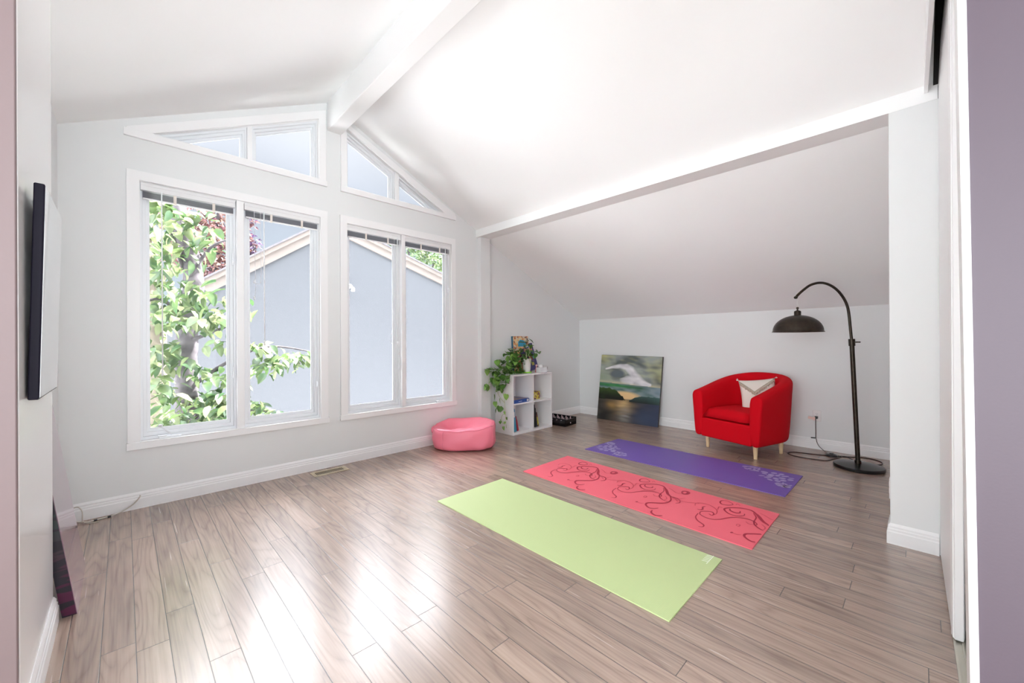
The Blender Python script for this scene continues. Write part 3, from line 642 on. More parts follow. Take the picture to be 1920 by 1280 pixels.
# ------------------------------------------------------------------ red tub armchair
def armchair():
    t = tag(empty('armchair', (4.885, 1.335, 0), R(-107.5)), 'red fabric tub armchair on four pale wooden legs', 'armchair')
    a, b, yf = .400, .445, -.345          # half width, back depth, front
    path = []
    n1, n2 = 10, 26
    for i in range(n1): path.append((a, yf + (0-yf)*i/n1))
    for i in range(n2+1):
        th = math.pi*i/n2; e = 2/2.5
        path.append((a*math.copysign(abs(math.cos(th))**e, math.cos(th)), b*abs(math.sin(th))**e))
    for i in range(1, n1+1): path.append((-a, 0 + (yf-0)*i/n1))
    k = len(path); bm = bmesh.new(); rings = []; cum = [0]
    for q0, q1 in zip(path, path[1:]): cum.append(cum[-1] + math.dist(q0, q1))
    for i, (x, y) in enumerate(path):
        p0 = Vector(path[max(i-1, 0)]); p1 = Vector(path[min(i+1, k-1)]); tn = (p1-p0).normalized(); nin = Vector((-tn.y, tn.x))
        s = 1 - abs(cum[i]/cum[-1]*2 - 1); sm = math.sin(s*math.pi/2)**1.15
        zt = .645 + .190*sm
        prof = [(.060, .135), (.045, .15), (.036, .20), (.024, .36), (.008, zt-.12), (.0, zt-.05), (.012, zt-.018), (.040, zt), (.088, zt), (.118, zt-.018), (.130, zt-.05), (.134, .46), (.136, .30), (.136, .14)]
        rings.append([bm.verts.new((x + nin.x*d, y + nin.y*d, z)) for d, z in prof])
    for A, B in zip(rings, rings[1:]):
        for j in range(len(A)-1): bm.faces.new((A[j], A[j+1], B[j+1], B[j]))
        bm.faces.new((A[-1], A[0], B[0], B[-1]))
    for r in (rings[0], rings[-1]):
        # rounded front end of the arm
        c = [bm.verts.new((v.co.x*1.0, v.co.y - .014, v.co.z)) for v in r]
        cx = sum(v.co.x for v in r)/len(r); 
        for v in c: v.co.x = cx + (v.co.x-cx)*.90; v.co.z = .36 + (v.co.z-.36)*.965
        for j in range(len(r)): bm.faces.new((r[j], r[(j+1) % len(r)], c[(j+1) % len(r)], c[j]))
        bm.faces.new(c)
    link_bm('tub_shell', bm, M['red'], t, smooth=True, subd=1)
    bm = bmesh.new(); box(bm, -.285, .285, -.356, .26, .137, .345)
    link_bm('seat_base', bm, M['red'], t, bevel=.018, seg=3)
    bm = bmesh.new()
    # cushion: rounded front, slightly crowned
    nx, ny = 14, 12; gt = []; gb = []
    for i in range(nx+1):
        rt = []; rb = []
        for j in range(ny+1):
            u = -1 + 2*i/nx; v = -1 + 2*j/ny
            x = .262*u; y = -.05 + .30*v
            e = (1-abs(u)**7)*(1-abs(v)**6)
            rt.append(bm.verts.new((x, y, .362 + .092*e**.16 + .016*(1-u*u)*(1-v*v)))); rb.append(bm.verts.new((x, y, .362 - .012*e**.3)))
        gt.append(rt); gb.append(rb)
    for i in range(nx):
        for j in range(ny):
            bm.faces.new((gt[i][j], gt[i+1][j], gt[i+1][j+1], gt[i][j+1])); bm.faces.new((gb[i][j], gb[i][j+1], gb[i+1][j+1], gb[i+1][j]))
    bmesh.ops.remove_doubles(bm, verts=bm.verts, dist=.0005)
    link_bm('seat_cushion', bm, M['red'], t, smooth=True)
    for x, y in ((.27, -.255), (-.27, -.255), (.27, .185), (-.27, .185)):
        bm = bmesh.new(); lathe(bm, [(0, 0), (.015, 0), (.016, .004), (.025, .14), (0, .14)], 20, (x, y, 0)); link_bm('leg', bm, M['legwood'], t, smooth=False, bevel=.001)
    return t
armchair()

def pillow():
    t = tag(empty('throw_pillow', (4.965, 1.225, .605)), 'cream throw pillow with tufted zigzag fringe in the red armchair', 'pillow')
    t.rotation_euler = (R(-4), R(22), R(2))
    # local frame: pillow lies in Y-Z plane, facing -X
    t.rotation_euler = (R(-7), R(16), R(14))
    n = 18; bm = bmesh.new(); S = .175
    def P(u, v, s):
        k = 1 - .07*(1-abs(u)**2.2)*abs(v)**3; kk = 1 - .07*(1-abs(v)**2.2)*abs(u)**3
        e = max(0, (1-u*u)*(1-v*v))
        return Vector((-s*.075*e**.42, u*S*kk, v*S*k))
    F_ = [[None]*(n+1) for _ in range(n+1)]; B_ = [[None]*(n+1) for _ in range(n+1)]
    for i in range(n+1):
        for j in range(n+1):
            u = -1+2*i/n; v = -1+2*j/n
            F_[i][j] = bm.verts.new(P(u, v, 1)); B_[i][j] = bm.verts.new(P(u, v, -1))
    for i in range(n):
        for j in range(n):
            bm.faces.new((F_[i][j], F_[i+1][j], F_[i+1][j+1], F_[i][j+1])); bm.faces.new((B_[i][j], B_[i][j+1], B_[i+1][j+1], B_[i+1][j]))
    bmesh.ops.remove_doubles(bm, verts=bm.verts, dist=.0004)
    link_bm('pillow_cover', bm, M['cream'], t, smooth=True)
    rng = random.Random(3); bm = bmesh.new()
    zig = [(.97, .88), (.2, .12), (-.97, .93)]
    for (u0, v0), (u1, v1) in zip(zig, zig[1:]):
        for k in range(40):
            f = (k + rng.random()*.5)/40; u = u0 + (u1-u0)*f; v = v0 + (v1-v0)*f
            p = P(u, v, 1); q = P(max(-1, min(1, u+rng.uniform(-.05, .05))), v-.17-rng.random()*.08, 1)
            tube(bm, [p + Vector((-.004, 0, 0)), (p+q)/2 + Vector((-.011, 0, 0)), q + Vector((-.006, 0, 0))], [.0055, .005, .003], 5)
    link_bm('fringe', bm, M['fringe'], t, smooth=True)
    for u, v in ((1, 1), (-1, 1), (-1, -1), (1, -1)):
        p = P(u, v, 1); bm = bmesh.new()
        for k in range(7):
            d = Vector((rng.uniform(-.02, .005), u*rng.uniform(.005, .03), v*rng.uniform(0, .03) - .012)); tube(bm, [p, p+d*.6, p + d], [.004, .0035, .0015], 5)
        link_bm('tassel', bm, M['cream'], t, smooth=True)
pillow()

# ------------------------------------------------------------------ arc floor lamp
def floor_lamp():
    t = tag(empty('floor_lamp', (4.917, .394, 0)), 'dark bronze arc floor lamp with a metal dome shade', 'floor lamp')
    O = Vector((4.917, .394, 0))
    bm = bmesh.new(); lathe(bm, [(0, 0), (.178, 0), (.186, .004), (.188, .022), (.182, .030), (.10, .041), (.03, .047), (0, .047)], 48); link_bm('base', bm, M['lampblk'], t, smooth=True)
    o = t.children[0].modifiers.new('e', 'EDGE_SPLIT'); o.split_angle = R(35)
    def loc(p): return Vector(p) - O
    bm = bmesh.new(); tube(bm, [loc((4.913, .398, .045)), loc((4.874, .436, 1.19))], .0185, 16); tube(bm, [loc((4.9118, .399, .045)), loc((4.9105, .4002, .075))], .024, 16); link_bm('pole', bm, M['bronze'], t, smooth=False, bevel=.001)
    bm = bmesh.new(); tube(bm, [loc((4.8755, .4345, 1.145)), loc((4.8735, .4365, 1.21))], .025, 16); tube(bm, [loc((4.875, .435, 1.18)), loc((4.93, .38, 1.18))], .006, 8); link_bm('collar', bm, M['bronze'], t, bevel=.001)
    bm = bmesh.new()
    arc = [(4.874, .436, 1.19), (4.867, .443, 1.286), (4.857, .453, 1.436), (4.843, .466, 1.526), (4.815, .494, 1.606), (4.772, .536, 1.676), (4.719, .588, 1.722), (4.661, .644, 1.737), (4.601, .703, 1.717), (4.554, .748, 1.673), (4.518, .784, 1.628), (4.505, .797, 1.606)]
    tube(bm, [loc(p) for p in smooth_pts(arc, 5)], .0115, 14); lathe(bm, [(0, -.014), (.012, -.010), (.017, 0), (.012, .010), (0, .014)], 14, loc((4.500, .801, 1.600))); link_bm('arc_arm', bm, M['bronze'], t, smooth=True)
    S = loc((4.512, .790, 0))
    bm = bmesh.new(); tube(bm, smooth_pts([loc((4.502, .799, 1.60)), loc((4.515, .788, 1.585)), loc((4.512, .790, 1.55)), loc((4.512, .790, 1.52))], 5), .003, 6); link_bm('hanging_wire', bm, M['outlet'], t, smooth=True)
    bm = bmesh.new(); lathe(bm, [(0, 1.512), (.010, 1.508), (.011, 1.498), (.006, 1.488), (.008, 1.480), (.024, 1.474), (.028, 1.466), (.027, 1.436), (.034, 1.428), (0, 1.428)], 24, S); link_bm('socket_cap', bm, M['bronze'], t, smooth=True)
    bm = bmesh.new(); prof = []
    for i in range(15):
        a = math.pi/2*i/14; prof.append((.197*math.sin(a)**.96 if i else .028, 1.285 + .150*math.cos(a)))
    prof[0] = (.026, 1.434); prof += [(.203, 1.281), (.2035, 1.276), (.199, 1.276)]
    prof += [(r*.985 - .001, z-.003) for r, z in prof[13:0:-1]] + [(0, 1.428)]
    lathe(bm, [(0, 1.434)] + prof, 56, S); sh = link_bm('lamp_shade', bm, M['bronze'], t, smooth=True)
    bm = bmesh.new(); lathe(bm, [(0, 1.30), (.02, 1.305), (.03, 1.33), (.026, 1.36), (.013, 1.385), (.013, 1.43)], 20, S); link_bm('bulb', bm, M['outlet'], t, smooth=True)
    # cord, foot switch and plug
    bm = bmesh.new()
    cp = [(5.425, .792, .353), (5.43, .792, .33), (5.44, .792, .20), (5.44, .79, .12), (5.42, .765, .05), (5.36, .70, .008), (5.25, .64, .012)]
    tube(bm, [loc(p) for p in smooth_pts(cp, 6)], .0032, 6)
    cp = [(5.22, .622, .012), (5.20, .70, .004), (5.17, .80, .004), (5.13, .93, .004), (5.05, .975, .004), (4.97, .92, .004), (4.95, .80, .0045), (4.965, .72, .004), (4.99, .64, .004), (5.10, .60, .004), (5.22, .56, .004), (5.30, .53, .004), (5.18, .45, .006), (4.99, .42, .03), (4.925, .40, .048)]
    tube(bm, [loc(p) for p in smooth_pts(cp, 6)], .0042, 6)
    cp = [(5.24, .60, .008), (5.30, .50, .004), (5.36, .42, .004), (5.37, .33, .004), (5.30, .26, .004), (5.20, .25, .004), (5.13, .30, .004)]
    tube(bm, [loc(p) for p in smooth_pts(cp, 6)], .0055, 6)
    link_bm('power_cord', bm, M['lcord'], t, smooth=True)
    bm = bmesh.new(); lathe(bm, [(0, 0), (.052, 0), (.052, .010), (.040, .020), (.018, .024), (.016, .032), (0, .033)], 24, loc((5.235, .632, 0))); link_bm('foot_switch', bm, M['black'], t, smooth=False, bevel=.002)
    bm = bmesh.new(); box(bm, 0, .038, -.014, .014, -.012, .014, mtx=Matrix.Translation(loc((5.420, .787, .350)))); link_bm('plug', bm, M['black'], t, bevel=.004)
    bm = bmesh.new(); mt = Matrix.Translation(loc((5.405, .825, .345))) @ Matrix.Rotation(R(8), 4, 'X'); box(bm, -.002, .002, -.034, .030, -.014, .014, mtx=mt); box(bm, -.001, .001, -.03, -.02, -.02, .02, mtx=mt)
    o = link_bm('paper_tag', bm, mat('pinkish_paper', (.80, .58, .52), .8), t)
    bm = bmesh.new(); tube(bm, [loc((5.436, .795, .125)), loc((5.44, .835, .122))], .006, 8); link_bm('cable_clip', bm, M['black'], t)
floor_lamp()

def outlet(x, y, z, rz, label):
    t = tag(empty('power_outlet', (x, y, z), rz), label, 'outlet')
    bm = bmesh.new(); box(bm, -.037, .037, -.006, 0, -.060, .060); link_bm('cover_plate', bm, M['outlet'], t, bevel=.003)
    for s in (1, -1):
        bm = bmesh.new(); lathe(bm, [(0, 0), (.017, 0), (.017, .002), (0, .002)], 20)
        bmesh.ops.rotate(bm, verts=bm.verts, cent=(0, 0, 0), matrix=Matrix.Rotation(R(90), 3, 'X')); bmesh.ops.translate(bm, verts=bm.verts, vec=(0, -.006, s*.020))
        rc = link_bm('receptacle', bm, M['outlet'], t)
        bm = bmesh.new(); box(bm, -.0075, -.0055, -.0088, -.0075, s*.02, s*.02+.009); box(bm, .0055, .0075, -.0088, -.0075, s*.02, s*.02+.007); box(bm, -.002, .002, -.0088, -.0075, s*.02-.010, s*.02-.006); link_bm('slots', bm, M['black'], rc)
outlet(E, .785, .366, R(90+180), 'white wall outlet on the knee wall behind the lamp, with a plug in it')
outlet(3.34, .12, .30, R(180), 'white outlet seen edge-on, low on the side of the right column')

# ------------------------------------------------------------------ seascape canvas against the knee wall
def vnoise(x, y, s=0): return noise.noise(Vector((x, y, s)))
def paint(u, v):
    """colour of the painting at u (right), v (up), both 0..1"""
    def mixc(a, b, t): t = max(0, min(1, t)); return tuple(a[i]*(1-t) + b[i]*t for i in range(3))
    u0, v0 = u, v; u += .014*vnoise(u0*9, v0*9, 11); v += .010*vnoise(u0*8, v0*10, 12) if v0 > .60 or v0 < .30 else 0
    n = vnoise(u*3+v*2, v*7-u*2, 1); n2 = vnoise(u*9+v*5, v*22, 5); n3 = vnoise(u*5, v*14, 9)
    hz = .575 - .02*u
    if v > hz:
        c = mixc((.11, .13, .125), (.34, .38, .37), .5 + n*1.2 + n2*.35)
        c = mixc(c, (.56, .54, .20), max(0, (.32-u)*2.2)*max(0, (v-.80)*4.5) + max(0, (u-.62)*1.6)*max(0, .7-abs(v-.80)*2.6) + .30*n2)
        c = mixc(c, (.27, .33, .18), max(0, (.38-u)*2)*max(0, .9-abs(v-.66)*5))
        c = mixc(c, (.62, .56, .34), max(0, 1-abs(v-hz)*22)*.75)
        # swirling white cloud: a crest curling to the left over a grey eye
        pts = [(.10, .785), (.22, .815), (.34, .835), (.45, .825), (.53, .78), (.57, .72), (.60, .67), (.64, .63), (.72, .60), (.84, .585)]
        wid = [.012, .022, .030, .040, .052, .062, .070, .070, .055, .02]
        best = 0
        for (a, b), (cx, d), w0, w1 in zip(pts, pts[1:], wid, wid[1:]):
            dx, dy = cx-a, d-b; tt = max(0, min(1, ((u-a)*dx + (v-b)*dy)/(dx*dx+dy*dy)))
            ds = math.hypot(u-a-dx*tt, v-b-dy*tt); w = w0 + (w1-w0)*tt
            best = max(best, 1 - (ds/(w*1.35))**2)
        # body under the crest
        ex = ((u-.54)/.20)**2 + ((v-.635)/.085)**2
        best = max(best, 1-ex) if v < .72 else best
        eye = ((u-.30)/.145)**2 + ((v-.715)/.075)**2
        if eye < 1.15: best *= max(0, (eye-.75)/.4)
        wh = mixc((.58, .57, .60), (.84, .83, .85), .5 + n2 + .3*n)
        c = mixc(c, wh, max(0, best)*1.25 - .05)
        if eye < 1: c = mixc(c, (.13, .16, .18), (1-eye)*1.6)
        return c
    # sea, glow, rocks, water
    c = mixc((.24, .30, .32), (.06, .14, .12), .4 + n2)
    g = max(0, 1-abs(v-(.545-.03*u))*26)
    c = mixc(c, (.03, .17+.07*math.sin(u*6), .05), g*(1.0 if u < .72 else max(0, 1-(u-.72)*7)))
    c = mixc(c, (.22, .30, .36), max(0, (u-.70)*3.2)*max(0, 1-abs(v-.50)*8))
    glow = max(0, 1 - ((u-.44)/.30)**2 - ((v-.395)/.075)**2)
    c = mixc(c, (.80, .55, .28), glow*1.5)
    if v < .345:
        c = mixc((.028, .026, .024), (.07, .06, .05), .5 + n3)
        c = mixc(c, (.035, .05, .10), max(0, (u-.55)*2.0))
        gw = math.exp(-((u-.44)/.14)**2)*math.exp(-((v-.26)/.13)**2)
        c = mixc(c, (.62, .42, .19), gw*(.75+.6*vnoise(u*4, v*26, 3)))
        gw = math.exp(-((u-.24)/.08)**2 - ((v-.235)/.05)**2); c = mixc(c, (.40, .24, .08), gw*.8)
        gw = math.exp(-((u-.47)/.10)**2 - ((v-.09)/.11)**2); c = mixc(c, (.30, .29, .27), gw*(.7+.9*vnoise(u*5, v*30, 4)))
        c = mixc(c, (.05, .075, .14), math.exp(-((u-.78)/.2)**2 - ((v-.1)/.12)**2)*.7)
    # dark headlands
    lh = .50 - .10*u + .030*vnoise(u*14, 0, 7) if u < .30 else .465 - (u-.30)*.78 + .015*vnoise(u*30, 0, 8)
    if u < .47 and .315 + .02*u < v < lh:
        t = (v-.32)/.16; c = mixc((.010, .011, .008), (.045, .085, .02), t*t*1.1 + .3*n2)
    rh = .335 + .075*max(0, math.sin(min(1, (u-.53)/.24)*math.pi/2)) + .01*vnoise(u*20, 0, 3)
    if u > .53 and .31 < v < rh + .0:
        c = mixc((.015, .022, .02), (.05, .11, .10), (v-.31)*7 + max(0, (u-.8)*2))
    return c
def canvas_painting():
    bl = Vector((5.262, 3.500, .0)); br = Vector((5.290, 2.530, .0)); tl = Vector((5.399, 3.497, .985)); tr = Vector((5.427, 2.518, .972))
    t = tag(empty('canvas_painting', (bl+br)/2), 'unframed seascape painting with a white cloud swirl, leaning on the knee wall', 'painting')
    O = t.location.copy(); bl -= O; br -= O; tl -= O; tr -= O
    n = 170; bm = bmesh.new(); lay = bm.loops.layers.float_color.new('paint')
    g = [[bm.verts.new(bl.lerp(br, i/n).lerp(tl.lerp(tr, i/n), j/n)) for j in range(n+1)] for i in range(n+1)]
    cols = {}
    for i in range(n+1):
        for j in range(n+1): cols[g[i][j]] = (*[max(.004, c) for c in paint(i/n, j/n)], 1)
    for i in range(n):
        for j in range(n):
            f = bm.faces.new((g[i][j], g[i+1][j], g[i+1][j+1], g[i][j+1]))
            for l in f.loops: l[lay] = cols[l.vert]
    m = mat('oil_paint', (1, 1, 1), .38, spec=.4, bump=.25, bscale=60); nt = m.node_tree
    at = nt.nodes.new('ShaderNodeVertexColor'); at.layer_name = 'paint'; nt.links.new(at.outputs[0], nt.nodes['Principled BSDF'].inputs['Base Color'])
    me = bpy.data.meshes.new('painted_front'); bm.to_mesh(me); bm.free(); me.materials.append(m); new_obj('painted_front', me, t)
    nrm = (br-bl).cross(tl-bl).normalized(); nrm = nrm if nrm.x > 0 else -nrm
    th = .034; bm = bmesh.new(); P = [bl, br, tr, tl]; A = [bm.verts.new(p + nrm*.0006) for p in P]; B = [bm.verts.new(p + nrm*th + Vector((0, 0, .006))) for p in P]
    bm.faces.new(A); bm.faces.new(B[::-1])
    for i in range(4): bm.faces.new((A[i], B[i], B[(i+1) % 4], A[(i+1) % 4]))
    link_bm('stretched_edge', bm, mat('dark_canvas_edge', (.04, .03, .025), .6, var=.3, vscale=8), t)
canvas_painting()

# ------------------------------------------------------------------ mauve canvas leaning in the left recess
def side_canvas():
    t = tag(empty('canvas_painting', (-.17, 2.88, 0)), 'glossy mauve canvas with a black and magenta edge, leaning in the left recess', 'painting')
    O = t.location
    y0, y1 = 2.617, 3.138; a = Vector((-.152, 0, 0)); b = Vector((-.267, 0, .885)); nn = Vector((-(b-a).z, 0, (b-a).x)).normalized()*.046
    def quad(bm, y, off): return
    bm = bmesh.new(); P = [Vector((p.x, y, p.z)) - O for p in (a, b) for y in (y0, y1)]
    f = [P[0], P[1], P[3], P[2]]; vs = [bm.verts.new(p) for p in f]; bm.faces.new(vs)
    m = mat('glossy_mauve_paint', (.30, .15, .22), .16, spec=.9, coat=.6, bump=.12, bscale=25, var=.35, vscale=2.5)
    r = bmesh.ops.extrude_face_region(bm, geom=bm.faces[:]); bmesh.ops.translate(bm, verts=[v for v in r['geom'] if isinstance(v, bmesh.types.BMVert)], vec=nn*.04)
    link_bm('painted_front', bm, m, t)
    bm = bmesh.new(); n2 = nn*1.0
    A = [bm.verts.new(p + nn*.05) for p in f]; B = [bm.verts.new(Vector((p+n2).to_tuple()[:3])) for p in f]
    for v in B: v.co.z = max(v.co.z, .001)
    bm.faces.new(A); bm.faces.new(B[::-1])
    for i in range(4): bm.faces.new((A[i], B[i], B[(i+1) % 4], A[(i+1) % 4]))
    me_m = bpy.data.materials.new('dripped_paint_edge'); me_m.use_nodes = True; nt = me_m.node_tree; N = nt.nodes; L = nt.links; bs = N['Principled BSDF']
    tc = N.new('ShaderNodeTexCoord'); mp = N.new('ShaderNodeVectorMath'); mp.operation = 'MULTIPLY'; mp.inputs[1].default_value = (9, 9, 42); L.new(tc.outputs['Object'], mp.inputs[0])
    nz = N.new('ShaderNodeTexNoise'); nz.inputs['Scale'].default_value = 1; nz.inputs['Detail'].default_value = 1; L.new(mp.outputs[0], nz.inputs['Vector'])
    sp = N.new('ShaderNodeSeparateXYZ'); L.new(tc.outputs['Object'], sp.inputs[0])
    mr = N.new('ShaderNodeMapRange'); mr.inputs['From Min'].default_value = .12; mr.inputs['From Max'].default_value = .40; L.new(sp.outputs[2], mr.inputs[0])
    c1 = N.new('ShaderNodeMix'); c1.data_type = 'RGBA'; L.new(mr.outputs[0], c1.inputs[0]); c1.inputs[6].default_value = (.09, .006, .045, 1); c1.inputs[7].default_value = (.018, .03, .03, 1)
    st = N.new('ShaderNodeMapRange'); st.inputs['From Min'].default_value = .47; st.inputs['From Max'].default_value = .53; L.new(nz.outputs[0], st.inputs[0])
    c2 = N.new('ShaderNodeMix'); c2.data_type = 'RGBA'; L.new(st.outputs[0], c2.inputs[0]); c2.inputs[6].default_value = (.012, .006, .016, 1); L.new(c1.outputs[2], c2.inputs[7]); L.new(c2.outputs[2], bs.inputs['Base Color']); bs.inputs['Roughness'].default_value = .3
    link_bm('canvas_edge', bm, me_m, t)
side_canvas()

# ------------------------------------------------------------------ wall screen
def wall_screen():
    t = tag(empty('wall_screen', (-.22, 2.15, 1.36)), 'slim black flat screen with a glossy face mounted on the left white wall', 'screen')
    mt = Matrix.Rotation(R(1.2), 4, 'Y')
    # local x = out of the wall
    bm = bmesh.new(); box(bm, .012, .036, -.225, .235, -.335, .345, mtx=mt); link_bm('casing', bm, mat('satin_black', (.008, .006, .016), .5, spec=.15), t, bevel=.004)
    bm = bmesh.new(); box(bm, .0362, .0372, -.219, .229, -.329, .339, mtx=mt); link_bm('display', bm, mat('display_painted_reflection', (.50, .51, .56), .06, metal=.0, spec=1.0, coat=1.0), t)  # pale base colour stands in for the window reflected in the screen
    bm = bmesh.new(); box(bm, .001, .012, -.10, .10, -.10, .10); link_bm('wall_bracket', bm, M['black'], t)
wall_screen()

# ------------------------------------------------------------------ cube bookcase
def bookcase():
    t = tag(empty('bookcase', (3.535, 3.607, 0)), 'white two-by-two cube bookcase beside the post', 'bookcase')
    w, d, h, th = .775, .335, .770, .018
    bm = bmesh.new(); box(bm, 0, th, 0, d, 0, h); link_bm('side_panel', bm, M['shelf'], t, bevel=.001)
    bm = bmesh.new(); box(bm, w-th, w, 0, d, 0, h); link_bm('side_panel', bm, M['shelf'], t, bevel=.001)
    bm = bmesh.new(); box(bm, th, w-th, 0, d, h-th, h); link_bm('top_panel', bm, M['shelf'], t, bevel=.001)
    bm = bmesh.new(); box(bm, th, w-th, 0, d, 0, th+.012); link_bm('bottom_panel', bm, M['shelf'], t, bevel=.001)
    bm = bmesh.new(); box(bm, w/2-th/2, w/2+th/2, .002, d, th+.012, h-th); link_bm('divider', bm, M['shelf'], t, bevel=.001)
    for a, b in ((th, w/2-th/2), (w/2+th/2, w-th)):
        bm = bmesh.new(); box(bm, a, b, .003, d, .384, .402); link_bm('shelf_board', bm, M['shelf'], t, bevel=.001)
    bm = bmesh.new(); box(bm, th, w-th, d-.006, d-.001, th, h-th); link_bm('back_panel', bm, M['shelf'], t)
bookcase()
def pic(name, pal, scale=30, rough=.35):
    """printed cover: blotches of several colours"""
    m = bpy.data.materials.new(name); m.use_nodes = True; nt = m.node_tree; N = nt.nodes; b = N['Principled BSDF']; b.inputs['Roughness'].default_value = rough
    tc = N.new('ShaderNodeTexCoord'); v = N.new('ShaderNodeTexVoronoi'); v.inputs['Scale'].default_value = scale; nt.links.new(tc.outputs['Object'], v.inputs['Vector'])
    s = N.new('ShaderNodeSeparateColor'); nt.links.new(v.outputs['Color'], s.inputs[0]); cr = N.new('ShaderNodeValToRGB'); cr.color_ramp.interpolation = 'CONSTANT'
    cr.color_ramp.elements[0].color = (*pal[0], 1)
    cr.color_ramp.elements[1].position = 1/len(pal); cr.color_ramp.elements[1].color = (*pal[1], 1)
    for i, c in enumerate(pal[2:]): e = cr.color_ramp.elements.new((i+2)/len(pal)); e.color = (*c, 1)
    nt.links.new(s.outputs[0], cr.inputs[0]); nt.links.new(cr.outputs[0], b.inputs['Base Color']); return m
def solid(name, label, cat, loc, dims, m, rot=(0, 0, 0), parts=(), bev=.002, group=None):
    t = tag(empty(name, loc), label, cat, group); t.rotation_euler = rot
    for pn, (x0, x1, y0, y1, z0, z1), mm in ((('body' if not isinstance(dims, tuple) or True else ''), dims, m),) + tuple(parts):
        bm = bmesh.new(); box(bm, x0, x1, y0, y1, z0, z1); link_bm(pn, bm, mm, t, bevel=bev if pn == 'body' else 0)
    return t
mBlue = mat('blue_card', (.03, .09, .36), .3); mCyan = mat('cyan_card', (.07, .33, .50), .35); mRed = mat('dark_red_card', (.36, .03, .05), .4); mPage = mat('paper_edges', (.75, .72, .66), .8); mNavy = mat('navy_card', (.03, .03, .09), .35); mWhiteP = mat('white_print', (.8, .8, .82), .5)
# on the top: two upright books, pot plant, tissue box, glass cup
t = tag(empty('picture_book', (3.865, 3.905, .770)), 'orange patterned picture book with blue spine, tallest on the bookcase top', 'book', 'picture books on the bookcase'); t.rotation_euler = (R(-4), 0, 0)
bm = bmesh.new(); box(bm, 0, .30, 0, .018, 0, .50); link_bm('page_block', bm, mPage, t)
bm = bmesh.new(); box(bm, -.002, .304, -.003, .0, -.0, .505); box(bm, -.002, .304, .018, .021, 0, .505); link_bm('cover', bm, pic('orange_figures', [(.75, .42, .16), (.72, .30, .12), (.80, .58, .30), (.45, .10, .06), (.76, .50, .24), (.66, .60, .50), (.20, .10, .06)], 38), t)
bm = bmesh.new(); box(bm, -.012, -.002, -.003, .021, 0, .505); link_bm('spine', bm, mat('steel_blue_card', (.05, .16, .26), .4), t)
bm = bmesh.new(); prism(bm, [(.09, .36), (.10, .43), (.14, .455), (.20, .45), (.245, .42), (.25, .36)], 'y', -.0042, -.0032); link_bm('cover_patch', bm, mat('cyan_print', (.03, .32, .50), .35), t)
t = tag(empty('picture_book', (4.040, 3.850, .770)), 'navy picture book with coloured pictures leaning beside the plant pot', 'book', 'picture books on the bookcase'); t.rotation_euler = (R(-13), R(-8), 0)
bm = bmesh.new(); box(bm, 0, .26, .002, .014, .002, .385); link_bm('page_block', bm, mPage, t)
bm = bmesh.new(); box(bm, -.002, .264, 0, .002, 0, .388); box(bm, -.002, .264, .014, .016, 0, .388); box(bm, -.004, -.001, 0, .016, 0, .388); link_bm('cover', bm, mat('indigo_card', (.035, .030, .14), .35), t)
bm = bmesh.new()
for i, (x0, x1, z0, z1) in enumerate([(.10, .225, .335, .37), (.06, .235, .28, .325), (.12, .20, .15, .26), (.205, .245, .16, .20), (.15, .20, .07, .115), (.10, .22, .125, .145)]): box(bm, x0, x1, -.0012, -.0002, z0, z1, mi=i % 6)
link_bm('cover_pictures', bm, [mat('c1', (.08, .24, .50), .4), mat('c2', (.50, .20, .15), .4), mat('c3', (.30, .05, .05), .4), mat('c4', (.10, .38, .42), .4), mat('c5', (.50, .45, .10), .4), mat('c6', (.16, .08, .22), .4)], t)

t = tag(empty('tissue_box', (4.125, 3.645, .770), R(-6)), 'clear box with white tissues at the right end of the bookcase top', 'tissue box')
gm = mat('clear_acrylic', (.92, .93, .94), .08, alpha=.35)
bm = bmesh.new(); box(bm, -.055, .055, -.05, .05, .0, .072); bmesh.ops.delete(bm, geom=[f for f in bm.faces if f.calc_center_median().z > .07], context='FACES'); o = link_bm('clear_box', bm, gm, t); s = o.modifiers.new('s', 'SOLIDIFY'); s.thickness = .003
bm = bmesh.new(); box(bm, -.045, .045, -.04, .04, .004, .055); link_bm('tissue_stack', bm, mat('tissue_paper', (.85, .84, .85), .9), t, bevel=.008)
bm = bmesh.new(); rng = random.Random(8)
for k in range(4):
    a = rng.uniform(0, 6.28); q = [Vector((math.cos(a+i*1.57)*.012*(1 if i % 2 else .6), math.sin(a+i*1.57)*.012, .052)) for i in range(4)]
    tp = [Vector((math.cos(a+i*1.57)*.045*rng.uniform(.5, 1), math.sin(a+i*1.57)*.035, .085 + rng.uniform(0, .04))) for i in range(4)]
    v0 = [bm.verts.new(p) for p in q]; v1 = [bm.verts.new(p) for p in tp]
    for i in range(3): bm.faces.new((v0[i], v0[i+1], v1[i+1], v1[i]))
link_bm('tissue', bm, mat('tissue_sheet', (.88, .87, .88), .9), t, smooth=True)
t = tag(empty('glass_cup', (4.225, 3.66, .770)), 'small clear glass cup right of the tissue box', 'glass')
bm = bmesh.new(); lathe(bm, [(0, 0), (.030, 0), (.036, .006), (.038, .075), (.035, .075), (.033, .010), (0, .008)], 28); link_bm('glass_bowl', bm, gm, t, smooth=True)
t = tag(empty('figurine', (4.105, 3.715, .770)), 'tiny red and pink figurine behind the tissue box', 'figurine')
bm = bmesh.new(); lathe(bm, [(0, 0), (.022, 0), (.018, .05), (.008, .078), (0, .08)], 16); link_bm('body', bm, mRed, t, smooth=True)
bm = bmesh.new(); lathe(bm, [(0, .076), (.013, .082), (.016, .095), (.011, .108), (0, .112)], 16); link_bm('head', bm, mat('pink_plastic', (.7, .42, .42), .5), t, smooth=True)

